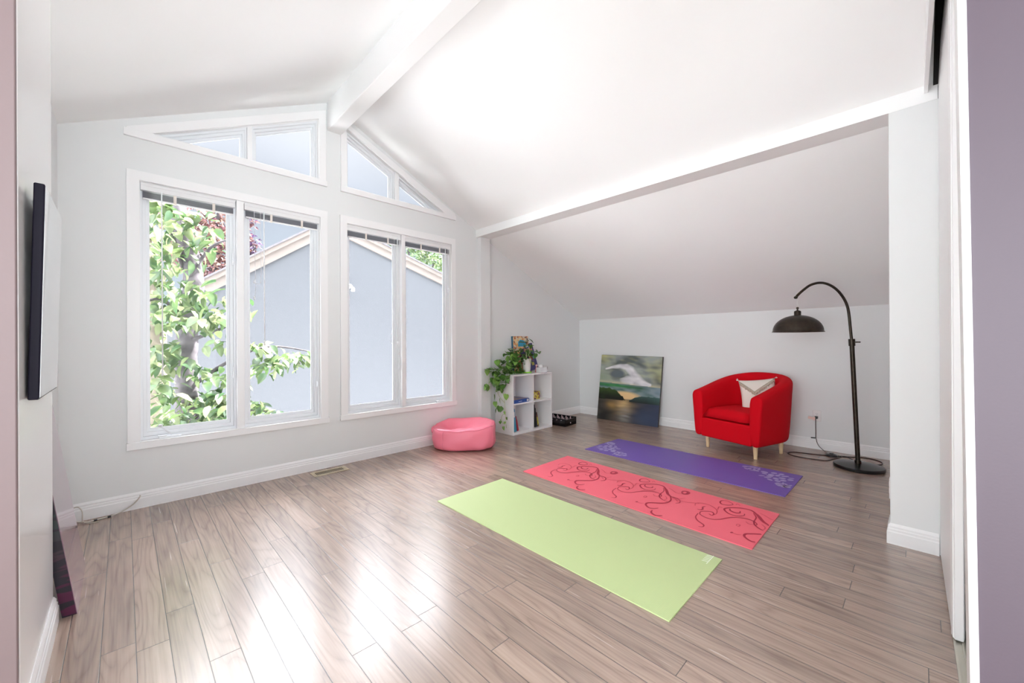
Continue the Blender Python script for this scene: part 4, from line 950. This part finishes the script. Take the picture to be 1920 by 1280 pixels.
# in the cells
t = tag(empty('board_game_box', (3.560, 3.615, .402), R(3)), 'flat blue game box in the upper left cell of the bookcase', 'box')
bm = bmesh.new(); box(bm, 0, .30, 0, .27, 0, .045); link_bm('box_lid', bm, mBlue, t, bevel=.002)
bm = bmesh.new(); box(bm, .01, .29, .01, .26, .0452, .047); link_bm('lid_picture', bm, pic('muted_cover', [(.22, .15, .15), (.12, .12, .30), (.34, .24, .20), (.08, .10, .25)], 14), t)
bm = bmesh.new(); box(bm, .255, .29, -.0012, -.0002, .008, .038); link_bm('white_label', bm, mWhiteP, t)
bm = bmesh.new(); box(bm, .09, .16, -.0012, -.0002, .018, .024); link_bm('white_lettering', bm, mWhiteP, t)
t = tag(empty('gift_box', (3.992, 3.70, .402), R(-4)), 'small square box with gold and purple pattern in the upper right cell', 'box')
bm = bmesh.new(); box(bm, -.02, .155, 0, .10, 0, .108); link_bm('box_body', bm, pic('gold_print', [(.55, .46, .06), (.16, .06, .12), (.62, .55, .20), (.30, .18, .05), (.70, .62, .12), (.10, .04, .06)], 42), t, bevel=.002)
t = tag(empty('binder', (3.600, 3.65, .030)), 'light blue ring binder leaning in the lower left cell', 'binder'); t.rotation_euler = (0, R(-7), 0)
bm = bmesh.new(); box(bm, 0, .005, 0, .24, 0, .30); box(bm, .038, .043, 0, .24, 0, .30); box(bm, 0, .043, -.004, .001, 0, .30); link_bm('cover', bm, mCyan, t, bevel=.002)
bm = bmesh.new(); box(bm, .006, .037, .004, .22, .004, .285); link_bm('pages', bm, mPage, t)
bm = bmesh.new(); box(bm, .010, .032, -.0052, -.0042, .19, .26); link_bm('spine_label', bm, mWhiteP, t)
t = tag(empty('book', (3.672, 3.66, .030)), 'thin red book leaning against the blue binder', 'book', 'books in the bookcase'); t.rotation_euler = (0, R(-13), 0)
bm = bmesh.new(); box(bm, 0, .022, 0, .16, 0, .20); link_bm('cover', bm, mRed, t, bevel=.002)
bm = bmesh.new(); box(bm, .023, .031, .004, .155, .002, .15); link_bm('pamphlet', bm, mat('pinkish_card', (.55, .16, .17), .5), t)
for i, (x, hh, an, m, lab) in enumerate([(4.008, .31, -5, mat('black_card', (.012, .012, .014), .4), 'tall black book against the divider in the lower right cell'),
        (4.040, .26, -9, mat('charcoal_card', (.03, .032, .045), .4), 'second black book in the lower right cell, between the others'),
        (4.076, .20, -13, pic('red_yellow_cover', [(.30, .04, .03), (.55, .50, .08), (.08, .03, .02), (.45, .12, .05)], 22), 'small red and yellow book leaning in front of the black ones')]):
    t = tag(empty('book', (x, 3.66+i*.003, .030)), lab, 'book', 'books in the bookcase'); t.rotation_euler = (0, R(an), 0)
    bm = bmesh.new(); box(bm, 0, .003, 0, .17, 0, hh); box(bm, .018, .021, 0, .17, 0, hh); box(bm, 0, .021, -.003, 0, 0, hh); link_bm('cover', bm, m, t)
    bm = bmesh.new(); box(bm, .003, .018, .0, .165, .002, hh-.004); link_bm('page_block', bm, mPage, t)

# ------------------------------------------------------------------ trailing pothos
def leaf_geo(bm, p, size, rng, face=None, mi=0, droop=.6):
    """heart-shaped leaf with a folded midrib; p = stalk end"""
    out = [(0, 0), (.30, -.10), (.50, .12), (.48, .42), (.28, .75), (0, 1.08)]
    d = Vector((rng.uniform(-1, 1), rng.uniform(-1, 1), rng.uniform(-1, .2)*droop)).normalized() if face is None else face
    s = d.cross(Vector((rng.uniform(-.3, .3), rng.uniform(-.3, .3), 1))).normalized(); n = s.cross(d).normalized()
    cu = rng.uniform(.1, .35)
    def P(x, y): return p + (s*x + d*y + n*(abs(x)*.28 - cu*y*y*.5))*size
    mid = [bm.verts.new(P(0, y)) for y in (.0, .22, .5, .8, 1.08)]
    for sg in (1, -1):
        e = [bm.verts.new(P(sg*x, y)) for x, y in out[1:5]]
        for q in ((mid[0], e[0], mid[1]), (mid[1], e[0], e[1]), (mid[1], e[1], e[2], mid[2]), (mid[2], e[2], e[3], mid[3]), (mid[3], e[3], mid[4])):
            f = bm.faces.new(q if sg > 0 else q[::-1]); f.material_index = mi; f.smooth = True
def pothos():
    px, py, z0 = 3.955, 3.76, .770
    t = tag(empty('potted_pothos', (px, py, z0)), 'trailing green pothos in a white pot, hanging over the bookcase side', 'plant')
    O = t.location
    bm = bmesh.new(); lathe(bm, [(0, .012), (.048, .012), (.062, .19), (.066, .195), (.060, .195), (.056, .185), (0, .175)], 32); link_bm('pot', bm, M['pot'], t, smooth=False, bevel=.001)
    bm = bmesh.new(); lathe(bm, [(0, 0), (.064, 0), (.068, .018), (.064, .018), (.06, .008), (0, .008)], 32); link_bm('saucer', bm, M['lime'], t, bevel=.001)
    rng = random.Random(21); bm = bmesh.new()
    for (x, y, z) in TOPL:
        for k in range(4):
            p = Vector((x + rng.gauss(0, .025), y + rng.uniform(-.09, .05), z + rng.gauss(0, .022)))
            if p.z < .80 and p.x > 3.5: p.z = .80
            leaf_geo(bm, p - O, rng.uniform(.05, .085), rng, mi=0 if rng.random() < .75 or x > 3.72 else 1)
    for (x, y, z) in TRAIL:
        k_ = min(1, 3.84/y); x *= k_; y *= k_; z = 1.2 + (z-1.2)*k_
        n = 4 if z > .55 else 1
        for k in range(n):
            p = Vector((x + .005 + rng.uniform(-.03, .02), y + rng.gauss(0, .018)*(k > 0)*2, z + .03 + rng.gauss(0, .02)*(k > 0)))
            sz = rng.uniform(.06, .08) if z > .3 else rng.uniform(.035, .055)
            fc = Vector((rng.uniform(-.12, .05), rng.uniform(-.5, .5), -1)).normalized() if k == 0 else None
            leaf_geo(bm, p - O, sz, rng, fc, mi=1 if rng.random() < .35 else 0)
    link_bm('foliage', bm, [M['leaf'], M['leafl']], t, smooth=True)
    bm = bmesh.new()
    def vine(pts, r=.0028): tube(bm, [Vector(p)-O for p in smooth_pts(pts, 5)], r, 6)
    vine([(3.98, 3.76, .95), (3.90, 3.76, 1.02), (3.78, 3.77, .92), (3.62, 3.78, .84), (3.50, 3.76, .80), (3.47, 3.74, .62), (3.475, 3.70, .45), (3.47, 3.68, .30), (3.475, 3.665, .10)])
    vine([(3.98, 3.76, .95), (3.88, 3.79, .98), (3.70, 3.80, .88), (3.54, 3.82, .82), (3.465, 3.84, .70), (3.46, 3.80, .52), (3.475, 3.70, .42)])
    vine([(3.47, 3.68, .28), (3.47, 3.73, .26), (3.475, 3.76, .20), (3.47, 3.72, .15), (3.475, 3.67, .17)])
    vine([(3.62, 3.78, .84), (3.46, 3.84, .84), (3.34, 3.83, .78), (3.33, 3.83, .60)], .0024)
    link_bm('vines', bm, M['vine'], t, smooth=True)
    bm = bmesh.new()
    for pts in ([(3.965, 3.70, .95), (3.93, 3.68, .99), (3.90, 3.675, 1.02), (3.925, 3.67, 1.06), (3.905, 3.67, 1.10), (3.92, 3.68, 1.13)], [(3.875, 3.69, 1.06), (3.87, 3.685, 1.0), (3.865, 3.68, .96)], [(3.96, 3.70, .95), (3.955, 3.69, .90), (3.93, 3.69, .97)]):
        tube(bm, [Vector(p)-O for p in smooth_pts(pts, 5)], .0035, 6)
    link_bm('aerial_roots', bm, M['root'], t, smooth=True)
pothos()

# ------------------------------------------------------------------ tabletop football game on the floor
def foosball():
    t = tag(empty('tabletop_football_game', (4.42, 3.46, 0), R(5)), 'small black tabletop football game on the floor right of the bookcase', 'game')
    W, L_, h = .29, .42, .105
    bm = bmesh.new(); box(bm, 0, .012, 0, L_, 0, h); box(bm, W-.012, W, 0, L_, 0, h); box(bm, 0, W, 0, .014, 0, h-.012); box(bm, 0, W, L_-.014, L_, 0, h); box(bm, 0, W, 0, L_, 0, .045)
    link_bm('box_frame', bm, mat('glossy_black', (.010, .007, .009), .22), t, bevel=.002)
    bm = bmesh.new(); box(bm, .014, W-.014, .016, L_-.016, .0455, .047); link_bm('playfield', bm, mat('dark_green_felt', (.03, .06, .04), .7), t)
    for k in range(5):
        y = .06 + k*.075
        bm = bmesh.new(); tube(bm, [(-.03, y, .085), (W-.014, y, .085)], .003, 8); r = link_bm('rod', bm, mat('chrome_rod_%s' % 'abcde'[k], (.7, .7, .72), .2, metal=1), t, smooth=True)
        for j in range(3):
            x = .055 + j*.085; bm = bmesh.new(); box(bm, x-.008, x+.008, y-.004, y+.004, .052, .098); lathe(bm, [(0, 0), (.006, .003), (.007, .009), (0, .016)], 8, (x, y, .098)); link_bm('player', bm, mat('pale_player', (.55, .42, .44), .5) if (j+k) == 0 else bpy.data.materials['pale_player'], r)
    bm = bmesh.new(); lathe(bm, [(0, 0), (.009, 0), (.009, .004), (0, .006)], 16); bmesh.ops.rotate(bm, verts=bm.verts, cent=(0, 0, 0), matrix=Matrix.Rotation(R(90), 3, 'X')); bmesh.ops.translate(bm, verts=bm.verts, vec=(.13, 0, .04)); link_bm('ball_return', bm, mWhiteP, t)
foosball()

# ------------------------------------------------------------------ pink bean bag
def bean_bag():
    t = tag(empty('bean_bag', (2.775, 3.632, 0), R(-44)), 'pink leatherette bean bag slumped against the window wall', 'bean bag')
    A, B = .365, .245; nu, nv = 64, 22; bm = bmesh.new(); rows = []
    prof = [(0.0, .004), (.55, .003), (.84, .004), (.93, .022), (.985, .06), (1.0, .11), (.99, .16), (.965, .20), (.93, .222), (.90, .232), (.86, .238), (.80, .236), (.70, .226), (.58, .212), (.45, .203), (.30, .198), (.15, .197), (0, .197)]
    for r, z in prof:
        if r == 0: rows.append([bm.verts.new((0, 0, z))]); continue
        row = []
        for i in range(nu):
            th = 2*math.pi*i/nu; c, s = math.cos(th), math.sin(th); e = 2/2.7
            x = A*r*math.copysign(abs(c)**e, c); y = B*r*math.copysign(abs(s)**e, s); zz = z
            top = max(0, min(1, (z-.10)/.12))
            # back rim stands up, front rim sags
            zz += top*(.058*max(0, s)**1.0*min(1, r*1.15) + .030*max(0, c)*r - .010*max(0, -s)*r)
            if r < .86 and z > .19: zz -= .045*math.exp(-(((x+.10)/.15)**2 + ((y-.07)/.06)**2)) ; zz += .030*math.exp(-(((x-.07)/.2)**2 + ((y+.06)/.10)**2))
            w = noise.noise(Vector((c*2.2, s*2.2, z*11)))*.022 + .007*math.sin(z*95 + 2*noise.noise(Vector((c*1.5, s*1.5, 4)))*3)*max(0, 1-abs(c+.85)*1.2)*(r > .9)
            x += c*w*(r > .5); y += s*w*(r > .5)
            if z > .19: zz += .018*noise.noise(Vector((x*7, y*9, 2))) + .007*noise.noise(Vector((x*22, y*22, 5))) - .02*math.exp(-((x*.5+y+.02)/.018)**2)*(abs(x) < .2)
            row.append(bm.verts.new((x, y, max(.002, zz))))
        rows.append(row)
    for Aa, Bb in zip(rows, rows[1:]):
        for j in range(nu):
            k = (j+1) % nu
            if len(Aa) == 1: bm.faces.new((Aa[0], Bb[j], Bb[k]))
            elif len(Bb) == 1: bm.faces.new((Aa[j], Aa[k], Bb[0]))
            else: bm.faces.new((Aa[j], Aa[k], Bb[k], Bb[j]))
    rim = [v.co.copy() for v in rows[9]]; side = [v.co.copy() for v in rows[5]]
    cols = [[r_[i].co.copy() for r_ in rows[3:10]] for i in (43, 60, 20)]
    link_bm('bag', bm, M['pink'], t, smooth=True, subd=1)
    bm = bmesh.new(); tube(bm, [p + Vector((p.x, p.y, 0)).normalized()*.001 for p in rim], .0032, 6, closed=True)
    for cpts in cols: tube(bm, [p + Vector((p.x, p.y, 0)).normalized()*.0 for p in cpts], .0026, 6)
    link_bm('seam', bm, mat('pink_piping', (.78, .20, .28), .5), t, smooth=True)
    bm = bmesh.new(); tube(bm, smooth_pts([(-.30, .05, .235), (-.345, -.01, .228), (-.350, -.05, .205), (-.335, -.08, .185)], 6), [.014]*19, 8); bmesh.ops.scale(bm, verts=bm.verts, vec=(1, 1, 1)); link_bm('handle', bm, M['pink'], t, smooth=True)
bean_bag()

# ------------------------------------------------------------------ floor register, cable
def register():
    t = tag(empty('floor_register', (1.365, 3.827, 0), R(-1)), 'brass floor register with dark slots under the window', 'vent')
    me = holes_mesh([(-.155, -.070), (.155, -.070), (.155, .070), (-.155, .070)], [[(-.122 + i*.0128, -.040), (-.122 + i*.0128 + .0085, -.040), (-.122 + i*.0128 + .0085, .040), (-.122 + i*.0128, .040)] for i in range(19)], .004)
    me.transform(Matrix.Translation((0, 0, .0025))); me.materials.clear(); me.materials.append(M['brass']); me.name = 'grille'
    for p in me.polygons: p.material_index = 0
    o = new_obj('grille', me, t); o.modifiers.new('b', 'BEVEL').width = .0008
    bm = bmesh.new(); box(bm, -.128, .128, -.045, .045, .0002, .0008); link_bm('duct_shade_sheet', bm, M['dark'], t)  # thin dark sheet painting in the shade below the slots
register()
bm = bmesh.new()
tube(bm, smooth_pts([(.080, 3.955, .094), (.078, 3.938, .088), (.045, 3.93, .05), (-.01, 3.925, .018), (-.07, 3.905, .006), (-.115, 3.90, .006), (-.165, 3.885, .006), (-.205, 3.90, .010), (-.255, 3.925, .03), (-.28, 3.945, .095)], 7), .0042, 8)
tube(bm, smooth_pts([(-.255, 3.94, .10), (-.225, 3.935, .105), (-.205, 3.93, .07), (-.20, 3.90, .012), (-.165, 3.855, .005), (-.125, 3.845, .005)], 7), .0032, 8)
tube(bm, [(-.085, 3.900, .006), (-.070, 3.907, .0065)], .0065, 8, mi=1); tube(bm, [(-.150, 3.888, .006), (-.135, 3.893, .006)], .0065, 8, mi=1)
tag(link_bm('cable', bm, [M['cable'], M['black']], smooth=True), 'thin beige coaxial cable on the floor below the left window corner', 'cable')

# ------------------------------------------------------------------ outside: neighbouring gable house, trees, ground
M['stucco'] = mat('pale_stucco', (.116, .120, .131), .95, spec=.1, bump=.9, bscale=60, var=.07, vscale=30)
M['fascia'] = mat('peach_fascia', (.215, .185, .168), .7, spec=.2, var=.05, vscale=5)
M['roofing'] = mat('grey_shingle', (.16, .15, .17), .9, var=.2, vscale=10)
M['bounce_ground'] = mat('bounce_paving', (.64, .64, .65), .95, var=.08, vscale=2)  # unseen ground, made pale to bounce light up to the ceiling
def leafmat(name, a, b):
    m = bpy.data.materials.new(name); m.use_nodes = True; nt = m.node_tree; N = nt.nodes; L = nt.links; N.clear()
    o = N.new('ShaderNodeOutputMaterial'); d = N.new('ShaderNodeBsdfDiffuse'); tr = N.new('ShaderNodeBsdfTranslucent'); gl = N.new('ShaderNodeBsdfGlossy'); gl.inputs['Roughness'].default_value = .35
    mx = N.new('ShaderNodeMixShader'); mx.inputs[0].default_value = .45; m2 = N.new('ShaderNodeMixShader'); m2.inputs[0].default_value = .05
    tc = N.new('ShaderNodeTexCoord'); nz = N.new('ShaderNodeTexNoise'); nz.inputs['Scale'].default_value = 6; L.new(tc.outputs['Object'], nz.inputs['Vector'])
    mr = N.new('ShaderNodeMapRange'); mr.inputs['From Min'].default_value = .38; mr.inputs['From Max'].default_value = .62; L.new(nz.outputs[0], mr.inputs[0])
    c = N.new('ShaderNodeMix'); c.data_type = 'RGBA'; L.new(mr.outputs[0], c.inputs[0]); c.inputs[6].default_value = (*a, 1); c.inputs[7].default_value = (*b, 1)
    for n in (d, tr): L.new(c.outputs[2], n.inputs['Color'])
    L.new(d.outputs[0], mx.inputs[1]); L.new(tr.outputs[0], mx.inputs[2]); L.new(mx.outputs[0], m2.inputs[1]); L.new(gl.outputs[0], m2.inputs[2]); L.new(m2.outputs[0], o.inputs[0]); return m
M['lf1'] = leafmat('green_leaf', (.04, .085, .035), (.085, .13, .045)); M['lf2'] = leafmat('yellow_green_leaf', (.12, .17, .065), (.22, .25, .13))
M['lf3'] = leafmat('copper_leaf', (.10, .04, .055), (.20, .10, .09)); M['lf4'] = leafmat('far_leaf', (.07, .13, .055), (.15, .21, .10)); M['lf5'] = leafmat('plum_leaf', (.05, .03, .075), (.10, .06, .12))
M['bark'] = mat('grey_bark', (.11, .095, .105), .95, bump=1.0, bscale=18, var=.45, vscale=14); M['bark2'] = mat('brown_bark', (.17, .145, .11), .95, bump=1.0, bscale=18, var=.35, vscale=14)
GZ = -2.9
def house():
    t = tag(empty('neighbour_house', (3.2, 9.0, GZ)), 'pale stucco gable house with peach rake boards across the yard', 'house'); O = t.location
    pk = (3.257, 3.895); Lx = .35; zL = pk[1] - (pk[0]-Lx)*.695; Rx = 9.6; zR = pk[1] - (Rx-pk[0])*.311
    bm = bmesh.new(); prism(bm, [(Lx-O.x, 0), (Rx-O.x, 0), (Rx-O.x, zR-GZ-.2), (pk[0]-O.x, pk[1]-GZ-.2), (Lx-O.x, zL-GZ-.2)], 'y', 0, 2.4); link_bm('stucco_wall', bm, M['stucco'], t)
    def slab(name, x0, z0, x1, z1, off, w, y0, y1, m, seam=False):
        d = Vector((x1-x0, z1-z0)).normalized(); n = Vector((-d.y, d.x)); n = n if n.y > 0 else -n
        a = [Vector((x0, z0)) + n*off, Vector((x1, z1)) + n*off, Vector((x1, z1)) + n*(off-w), Vector((x0, z0)) + n*(off-w)]
        bm = bmesh.new(); prism(bm, [(p.x-O.x, p.y-GZ) for p in a], 'y', y0, y1); return link_bm(name, bm, m, t)
    xl = .95; zl_ = pk[1]-(pk[0]-xl)*.695
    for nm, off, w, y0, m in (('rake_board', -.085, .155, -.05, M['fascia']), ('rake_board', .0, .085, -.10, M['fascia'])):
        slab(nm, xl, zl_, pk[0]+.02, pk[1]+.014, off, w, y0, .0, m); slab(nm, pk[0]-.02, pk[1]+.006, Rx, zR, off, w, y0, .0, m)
    slab('roof', xl-.2, zl_-.139, pk[0], pk[1], .03, .03, -.13, 2.5, M['roofing']); slab('roof', pk[0], pk[1], Rx, zR, .03, .03, -.13, 2.5, M['roofing'])
    bm = bmesh.new(); tube(bm, [(.43, 0, 2.49-GZ-.03), (.43, -.03, 2.49-GZ-.03)], .05, 14); tube(bm, smooth_pts([(.43, -.02, 2.49-GZ-.03), (.43, -.10, 2.49-GZ), (.46, -.14, 2.49-GZ-.06)], 4), .022, 8); lathe(bm, [(0, .05), (.03, .04), (.045, -.04), (.03, -.05), (0, -.05)], 14, (.47, -.15, 2.49-GZ-.10)); link_bm('wall_lamp', bm, M['vinyl'], t, smooth=False)
house()
bm = bmesh.new(); v = [bm.verts.new(p) for p in ((-30, 4.2, GZ), (40, 4.2, GZ), (40, 60, GZ), (-30, 60, GZ))]; bm.faces.new(v); box(bm, -30, 40, 4.2, 60, GZ-.3, GZ-.001)
o = link_bm('bounce_yard', bm, M['bounce_ground']); tag(o, 'unseen yard ground between the two houses, made pale to bounce light up', 'paving', kind='structure')
for x0, x1 in ((5.75, 16),):                # unseen block added to keep low sky light off the neighbour wall
    bm = bmesh.new(); prism(bm, [(x0, GZ), (x1, GZ), (x1, 2.2), ((x0+x1)/2, 3.6), (x0, 2.2)], 'y', -2.2, 3.9)
    tag(link_bm('light_block', bm, M['stucco']), 'unseen block right of this room, added to keep sky light off the stucco', 'house', kind='structure')

def big_leaf(bm, p, size, rng, mi, flat=.5, drp=-.35):
    d = Vector((rng.uniform(-1, 1), rng.uniform(-1, 1), rng.uniform(-.6, .3)+drp)).normalized()
    s = d.cross(Vector((rng.uniform(-flat, flat), rng.uniform(-flat, flat), 1))).normalized(); n = s.cross(d)
    cu = rng.uniform(.05, .4)
    pts = [(.0, 0), (.24, .22), (.27, .50), (.16, .80)]
    m = [bm.verts.new(p + (d*y - n*cu*y*y)*size) for y in (0, .3, .6, 1)]
    for sg in (1, -1):
        e = [bm.verts.new(p + (s*sg*x + d*y + n*(.10*x/.27 - cu*y*y))*size) for x, y in pts[1:]]
        for q in ((m[0], e[0], m[1]), (m[1], e[0], e[1], m[2]), (m[2], e[1], e[2]), (m[2], e[2], m[3])):
            f = bm.faces.new(q if sg > 0 else q[::-1]); f.material_index = mi; f.smooth = True
def near_tree(label, trunk, rad, clusters, seed, m, branches, mats, lsize=(.10, .185), dens=1.55):
    t = tag(empty('broadleaf_tree', trunk[0]), label, 'tree', 'trees outside the windows'); O = Vector(trunk[0]); rng = random.Random(seed)
    bm = bmesh.new(); pts = smooth_pts(trunk, 8); k = len(pts)
    tube(bm, [p-O for p in pts], [rad*(1-.35*i/k)*(1+.06*math.sin(i*1.7)) for i in range(k)], 14); link_bm('trunk', bm, m, t, smooth=True)
    bm = bmesh.new()
    for b in branches:
        q = smooth_pts(b, 5); tube(bm, [p-O for p in q], [.028*(1-.8*i/len(q)) for i in range(len(q))], 7)
    link_bm('branches', bm, m, t, smooth=True)
    bm = bmesh.new()
    for (x, y, z, rx, rz, n) in clusters:
        for i in range(int(n*dens)):
            a = rng.gauss(0, .55); b = rng.gauss(0, .5); c = rng.gauss(0, .5)
            p = Vector((x + a*rx, y + b*.55, z + c*rz - .25*abs(a)*rx))
            big_leaf(bm, p-O, rng.uniform(*lsize), rng, 0 if rng.random() < .58 else 1)
    link_bm('foliage', bm, mats, t, smooth=True)
    return t
B1 = [[(.53, 6.3, 2.1), (.35, 6.1, 2.7), (.2, 6.0, 3.2)], [(.53, 6.3, 1.2), (.8, 6.0, 1.35), (1.1, 5.8, 1.5)], [(.53, 6.3, .6), (.9, 6.0, .95), (1.35, 5.9, 1.15), (1.95, 5.9, 1.05)], [(.53, 6.3, .2), (.9, 6.0, .35), (1.4, 5.9, .3)], [(.53, 6.3, 1.5), (.3, 6.0, 1.7), (.1, 5.9, 1.6)], [(.53, 6.3, 1.9), (.75, 6.0, 2.35), (1.0, 5.9, 2.5)]]
near_tree('tall grey-barked tree with large green leaves filling the left pane', [(.62, 6.35, GZ), (.56, 6.3, .2), (.55, 6.3, 1.2), (.62, 6.3, 2.0), (.48, 6.35, 2.8), (.30, 6.4, 4.2)], .13,
    [(.30, 5.9, 2.70, .28, .20, 46), (.60, 5.9, 2.60, .30, .16, 34), (.30, 6.0, 2.30, .25, .25, 34), (.62, 5.9, 2.35, .20, .15, 18), (.30, 5.9, 1.90, .28, .22, 46), (.62, 5.9, 1.80, .28, .14, 34), (.40, 5.8, 1.55, .38, .18, 60), (.72, 5.8, 1.50, .26, .10, 26), (.98, 5.8, 1.62, .20, .10, 12), (.92, 5.8, 1.22, .18, .08, 14),
     (.25, 5.9, 1.15, .24, .20, 46), (.42, 5.8, 1.00, .24, .12, 26), (.72, 5.8, .86, .24, .08, 22), (.95, 5.9, .72, .18, .10, 22), (.24, 5.8, .70, .22, .18, 30), (.70, 5.8, .56, .34, .14, 52), (.50, 5.8, .36, .40, .14, 64), (.85, 5.8, .34, .26, .12, 44), (.25, 5.8, .30, .22, .12, 26),
     (1.30, 5.9, 1.14, .16, .08, 16), (1.50, 5.9, 1.03, .22, .07, 24), (1.72, 5.9, 1.04, .20, .06, 22), (1.90, 5.9, .98, .12, .08, 12), (1.32, 5.9, .90, .14, .09, 18), (1.22, 5.9, .42, .10, .08, 12), (1.30, 5.9, .30, .20, .07, 22), (1.20, 5.9, .18, .25, .08, 24)], 4, M['bark'], B1, [M['lf1'], M['lf2']])
near_tree('pale brown tree trunk at the lower left of the left pane', [(.28, 7.2, GZ), (.30, 7.2, .6), (.22, 7.2, 1.8), (.05, 7.3, 4.0)], .17, [(.2, 7.3, 2.5, .5, .6, 110), (.2, 7.3, 1.4, .4, .5, 50)], 6, M['bark2'], [[(.25, 7.2, 1.6), (.4, 7.1, 2.1), (.6, 7.1, 2.6)]], [M['lf1'], M['lf2']])
def far_tree(name, label, base, trunk_h, blobs, mats, seed, size, kind='tree'):
    t = tag(empty(name, base), label, 'tree', 'trees outside the windows'); O = Vector(base); rng = random.Random(seed)
    bm = bmesh.new(); tube(bm, [(0, 0, 0), (.05, 0, trunk_h*.6), (0, .05, trunk_h)], [.16, .12, .06], 10)
    for (x, y, z, r, n) in blobs: tube(bm, smooth_pts([(0, 0, trunk_h*.7), Vector((x-O.x, y-O.y, z-O.z))*.6 + Vector((0, 0, trunk_h*.25)), (x-O.x, y-O.y, z-O.z)], 4), .035, 6)
    link_bm('trunk', bm, M['bark'], t, smooth=True)
    bm = bmesh.new()
    for (x, y, z, r, n) in blobs:
        for i in range(n):
            v = Vector((rng.gauss(0, 1), rng.gauss(0, 1), rng.gauss(0, .8))).normalized()*r*rng.random()**.4
            big_leaf(bm, Vector((x, y, z)) + v - O, rng.uniform(*size), rng, 0 if rng.random() < .6 else 1, flat=1.0, drp=-.1)
    link_bm('foliage', bm, mats, t, smooth=True)
far_tree('copper_leaved_tree', 'reddish copper-leaved tree behind the left tree and the gable', (1.3, 12.5, GZ), 5.5, [(1.2, 12, 3.4, .75, 750), (1.75, 12, 4.0, .60, 520), (1.7, 12.2, 3.0, .6, 450), (.9, 12.3, 4.4, .8, 420), (1.7, 12.0, 4.75, .5, 300)], [M['lf3'], leafmat('coral_leaf', (.24, .13, .09), (.33, .21, .18))], 12, (.09, .15))
far_tree('plum_leaved_tree', 'dark plum-leaved tree against the sky beside the gable roof', (2.3, 12.6, GZ), 6.2, [(2.25, 12.2, 3.8, .36, 260), (2.2, 12.2, 4.4, .34, 230), (2.38, 12.3, 3.35, .36, 200), (2.1, 12.3, 4.9, .3, 120)], [M['lf5'], M['lf3']], 14, (.09, .15))
far_tree('leafy_tree', 'bright green tree behind the right slope of the neighbouring roof', (8.6, 14.5, GZ), 6.5, [(8.0, 14, 4.9, .9, 500), (9.2, 14, 4.6, 1.0, 600), (10.2, 14, 4.2, .9, 400), (8.8, 14.3, 5.7, 1.0, 400), (7.4, 14.2, 5.3, .7, 250)], [M['lf4'], M['lf2']], 15, (.13, .22))
